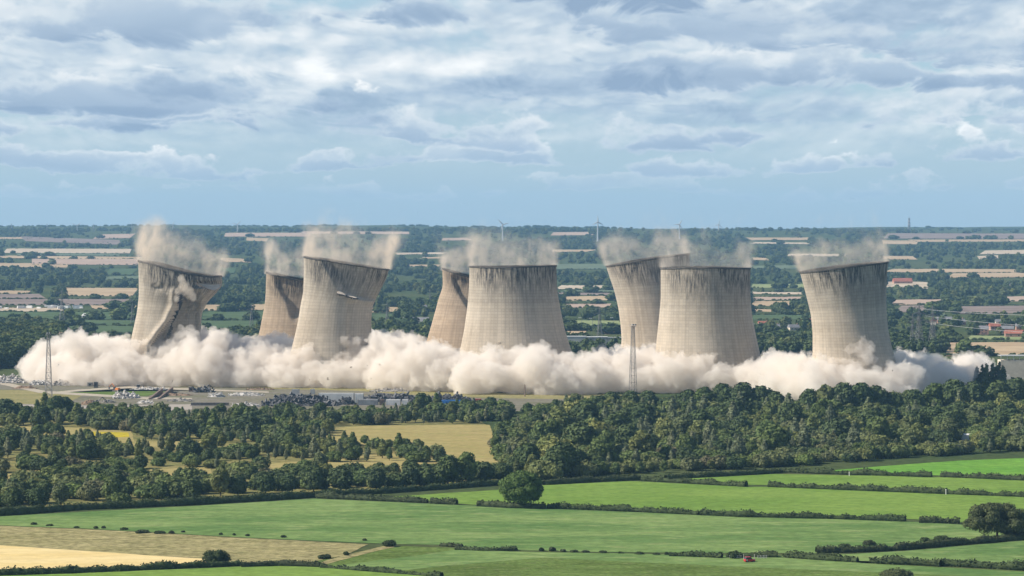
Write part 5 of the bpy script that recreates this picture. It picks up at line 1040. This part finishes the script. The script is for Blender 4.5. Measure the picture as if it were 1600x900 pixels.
cg = np.random.default_rng(9)
cv = MB().box((0, 0, 1.5), (6.5, 2.4, 2.3), 0, .94).box((0, 0, .2), (6, 1.8, .4)); cm = mesh('caravan', cv.v, cv.f, M_white)
for i in range(26):
    x = cg.uniform(-8, 136); y = cg.uniform(479.5, 483); s = cg.uniform(.8, 1.5); tag(obj('caravan', cm, None, G(x, y), (0, 0, cg.uniform(-.4, .4)), s), 'tiny white caravan in the far caravan field left of the towers', 'caravan', 'caravans in the far field')
tag(MB().add([(-6, -4, 0), (6, -4, 0), (6, 4, 0), (-6, 4, 0), (-5, -3.4, 2.5), (5, -3.4, 2.5), (5, 3.4, 2.5), (-5, 3.4, 2.5), (-1.5, 0, 6.5), (1.5, 0, 6.5)], [(0, 1, 5, 4), (1, 2, 6, 5), (2, 3, 7, 6), (3, 0, 4, 7), (4, 5, 9, 8), (6, 7, 8, 9), (5, 6, 9), (7, 4, 8)]).build('tent', M_white, loc=G(132, 498)), 'small white tent in the green field left of the towers', 'tent')
tag(MB().box((0, 0, 1), (18, 8, 2), 0, .8).build('silage_clamp', M_white, loc=G(147, 498.5)), 'low white sheeted stack beside the white tent', 'stack')
# wind turbines
def turbine(px, hub, base, blade, rot, label):
    a = G(px, base); k = F / a[1]; h = (base - hub) / k; L_ = blade / k; e = empty('wind_turbine', a, label, 'wind turbine', 'distant wind turbines'); q = max(1.0, h / 40)
    MB().bar((0, 0, -2), (0, 0, h), 2.0 * q, 1.1 * q, 10).build('tower', M_turb, e); MB().box((0, .8, h + .6), (2.6 * q, 6 * q, 2.6 * q)).build('nacelle', M_turb, e); hb_ = MB().bar((0, -3 * q, h + .6), (0, -5 * q, h + .6), 1.3 * q, .5 * q, 8).build('hub', M_turb, e)
    for j in range(3):
        t = rot + j * 2.094; d = (math.sin(t), 0, math.cos(t)); c0 = Vector((0, -4 * q, h + .6)); MB().bar(c0, c0 + Vector(d) * L_ * .3, .9 * q, 1.3 * q, 6).bar(c0 + Vector(d) * L_ * .3, c0 + Vector(d) * L_, 1.3 * q, .3 * q, 6).build('blade', M_turb, e)
for a in [(120.5, 353, 363, 9, .95, 'distant wind turbine on the skyline at the far left'), (270, 352, 363, 8, .5, 'distant wind turbine behind the dust of the leftmost tower'), (371, 351, 363, 9, .8, 'distant wind turbine right of the leftmost tower'), (785.5, 351, 380, 11, -.75, 'tall wind turbine behind the upright middle tower'), (934, 347, 377, 10, .0, 'tall wind turbine left of the tipping tower'), (1061.5, 351, 378, 9, .5, 'tall wind turbine behind the wide upright tower'), (1123, 351, 363, 8, .2, 'distant wind turbine right of the wide upright tower')]: turbine(*a)
def far_mast(px, top, base, w_, label):
    a = G(px, base); k = F / a[1]; h = (base - top) / k; e = empty('radio_mast', a, label, 'mast'); m = MB(); lattice(m, h, w_, w_ * .5, 7, w_ * .10, w_ * .05); m.build('lattice', M_steel, e); MB().bar((0, 0, h), (0, 0, h * 1.12), w_ * .08, w_ * .04).build('aerial', M_steel, e)
    for z in (.55, .78): MB().bar((0, -w_ * .5, h * z), (0, -w_ * .8, h * z), w_ * .45, w_ * .4, 10).build('dish', M_turb, e)
far_mast(1420.5, 341, 363, 8, 'radio mast on the skyline at the right'); far_mast(73.5, 350, 362, 3.5, 'thin mast on the skyline left of the first turbine'); far_mast(146.5, 351, 362, 3.5, 'thin mast on the skyline right of the first turbine'); far_mast(18, 350, 361, 3.5, 'thin mast on the skyline at the left edge'); far_mast(206, 351, 362, 3.5, 'thin mast on the skyline just left of the leftmost tower')
# pylons and wires
pm = MB(); lattice(pm, 34, 7.5, 2.0, 8, .24, .11); lattice_top = MB()
for i in range(5):
    a, b = 34 + i * 2.6, 34 + (i + 1) * 2.6; w1, w2 = 1.0 - i * .16, 1.0 - (i + 1) * .16
    for x, y in ((-1, -1), (1, -1), (1, 1), (-1, 1)): lattice_top.bar((x * w1, y * w1, a), (x * w2, y * w2, b), .2)
    lattice_top.bar((-w1, -w1, a), (w2, -w2, b), .1).bar((w1, -w1, a), (-w2, -w2, b), .1)
arms = []
for z, L_ in ((30, 9.5), (36.5, 8.0), (43, 6.5)):
    m = MB()
    for s in (-1, 1):
        for y in (-.8, .8): m.bar((0, y, z), (s * L_, 0, z + .2), .16); m.bar((0, y, z + 2.2), (s * L_, 0, z + .2), .13)
        m.bar((s * L_, 0, z + .2), (s * L_, 0, z - 2.2), .16, .16, 6)
    arms.append(mesh('cross_arm', m.v, m.f, M_steel))
pm_, pt_ = mesh('body', pm.v, pm.f, M_steel), mesh('peak', lattice_top.v, lattice_top.f, M_steel)
PYL = [(97, 513, 452, 'pylon left of the leftmost tower'), (393, 514, 474, 'pylon between the two left-hand towers'), (605, 519, 472, 'pylon right of the buckled tower'), (1436, 549, 472, 'tall pylon right of the rightmost tower'), (1457, 548, 476, 'second pylon just right of the tall one'), (937, 530, 478, 'pylon between the middle and the tipping tower'), (207, 505, 468, 'far pylon just left of the leftmost tower'), (1426, 547, 490, 'lower pylon left of the tall one'), (672, 478, 452, 'far pylon just left of the hidden tower')]
PT = []
for px, b, t_, lb_ in PYL:
    a = G(px, b); s = (b - t_) * a[1] / F / 48; rz = .5 if px > 1400 else .25; e = empty('pylon', a, lb_, 'pylon', 'electricity pylons', rz); e.scale = (s, s, s); obj('body', pm_, e); obj('peak', pt_, e); PT.append((a, s, rz))
    for m in arms: obj('cross_arm', m, e)
def wire(pa, pb, sag, r, label):
    n = 24; mb = MB(); pts = [pa + (pb - pa) * i / n - np.array([0, 0, sag * 4 * (i / n) * (1 - i / n)]) for i in range(n + 1)]; c = pts[0]
    for p, q in zip(pts[:-1], pts[1:]): mb.bar(p - c, q - c, r)
    tag(mb.build('power_line', M_wire, loc=c), label, 'power line', 'power lines')
M_wire = plain('aluminium_wire', (0.62, 0.62, 0.60), 0.45, 0.05, 0.1, 0.5)
a, s, rz = PT[3]
for z, L_, py2, nm in ((30, 9.5, 524, 'lowest'), (36.5, 8.0, 513, 'middle'), (43, 6.5, 491, 'highest')):
    pa = np.array([a[0] + L_ * s * math.cos(rz), a[1] + L_ * s * math.sin(rz), a[2] + (z - 2.2) * s]); pb = at(1760, py2, a[1] - 60); wire(pa, pb, 3.0, .13, nm + ' pale power line running right from the tall pylon')
# sheds and gantries behind the towers
def shed(px, py, w_, d, h, mat, roof, label, rz=0.0, cols=True):
    e = empty('industrial_shed', G(px, py), label, 'shed', None, rz); MB().box((0, 0, h * .72), (w_, d, h * .56)).build('wall', mat, e); MB().box((0, 0, h + .2), (w_ + .6, d + .6, .4)).build('roof', roof, e)
    if cols:
        for i in range(4): MB().box((-w_ / 2 + (i + .5) * w_ / 4, -d / 2 + .3, h * .22), (.7, .7, h * .44)).build('column', roof, e)
M_pale = plain('pale_cladding', (0.45, 0.45, 0.43), 0.7, 0.1, 0.2)
shed(898, 546, 20, 9, 12, M_pale, M_white, 'left of three raised pale gantries behind the middle tower'); shed(932, 546, 20, 9, 11.5, M_greyc, M_white, 'central raised pale gantry behind the middle tower'); shed(963, 546, 16, 9, 11, M_greyc, M_pale, 'right raised pale gantry beside the tipping tower')
def lamp(px, base, top, arm, label):
    a = G(px, base); h = (base - top) * a[1] / F; e = empty('street_lamp', a, label, 'street lamp', 'lamps behind the towers'); MB().bar((0, 0, 0), (0, 0, h), .28, .2, 6).build('column', M_steel, e); MB().bar((0, 0, h), (arm, 0, h + .5), .2, .15, 5).build('arm', M_steel, e); MB().box((arm, 0, h + .5), (3.4, 1.0, .6)).build('head', M_white, e)
lamp(909, 512, 497, -2.2, 'lamp with a wide pale head left of the tipping tower'); lamp(926, 511, 498, -2.4, 'second lamp left of the tipping tower'); lamp(959, 511, 497, -2.6, 'lamp nearest the tipping tower')
e = empty('ruined_building', G(1600, 592), 'tan concrete building with open parapet at the right edge', 'building'); k = F / G(1600, 592)[1]; wb = 78 / k; hb2 = 30 / k
MB().box((0, 0, hb2 / 2), (wb, 14, hb2)).build('wall', M_render, e); MB().box((0, -.2, hb2 + 3.2), (wb, 14.4, .5)).build('parapet_rail', M_pale, e)
for i in range(9): MB().box((-wb / 2 + .3 + i * (wb - .6) / 8, -7.0, hb2 + 1.5), (.4, .4, 3.0)).build('parapet_post', M_pale, e)
MB().box((6, -7.05, hb2 * .42), (10, .2, hb2 * .42)).build('broken_opening', M_black, e)
heap('rubble_heap', 1570, 1612, 590, 20, M_rub, 'white rubble spilling before the tan building at the right edge', 1.8, 260, 12)
# ------------------------------------------------------------------ the air
M_haze, _ = vol_mat('haze', (0.34, 0.64, 1.0), 3.8e-5, 0.0)
hb = MB().box((0, 7700, 145), (9600, 16600, 310))
hz = hb.build('haze', M_haze); tag(hz, 'thin blue summer haze over the whole valley', 'haze', kind='stuff')
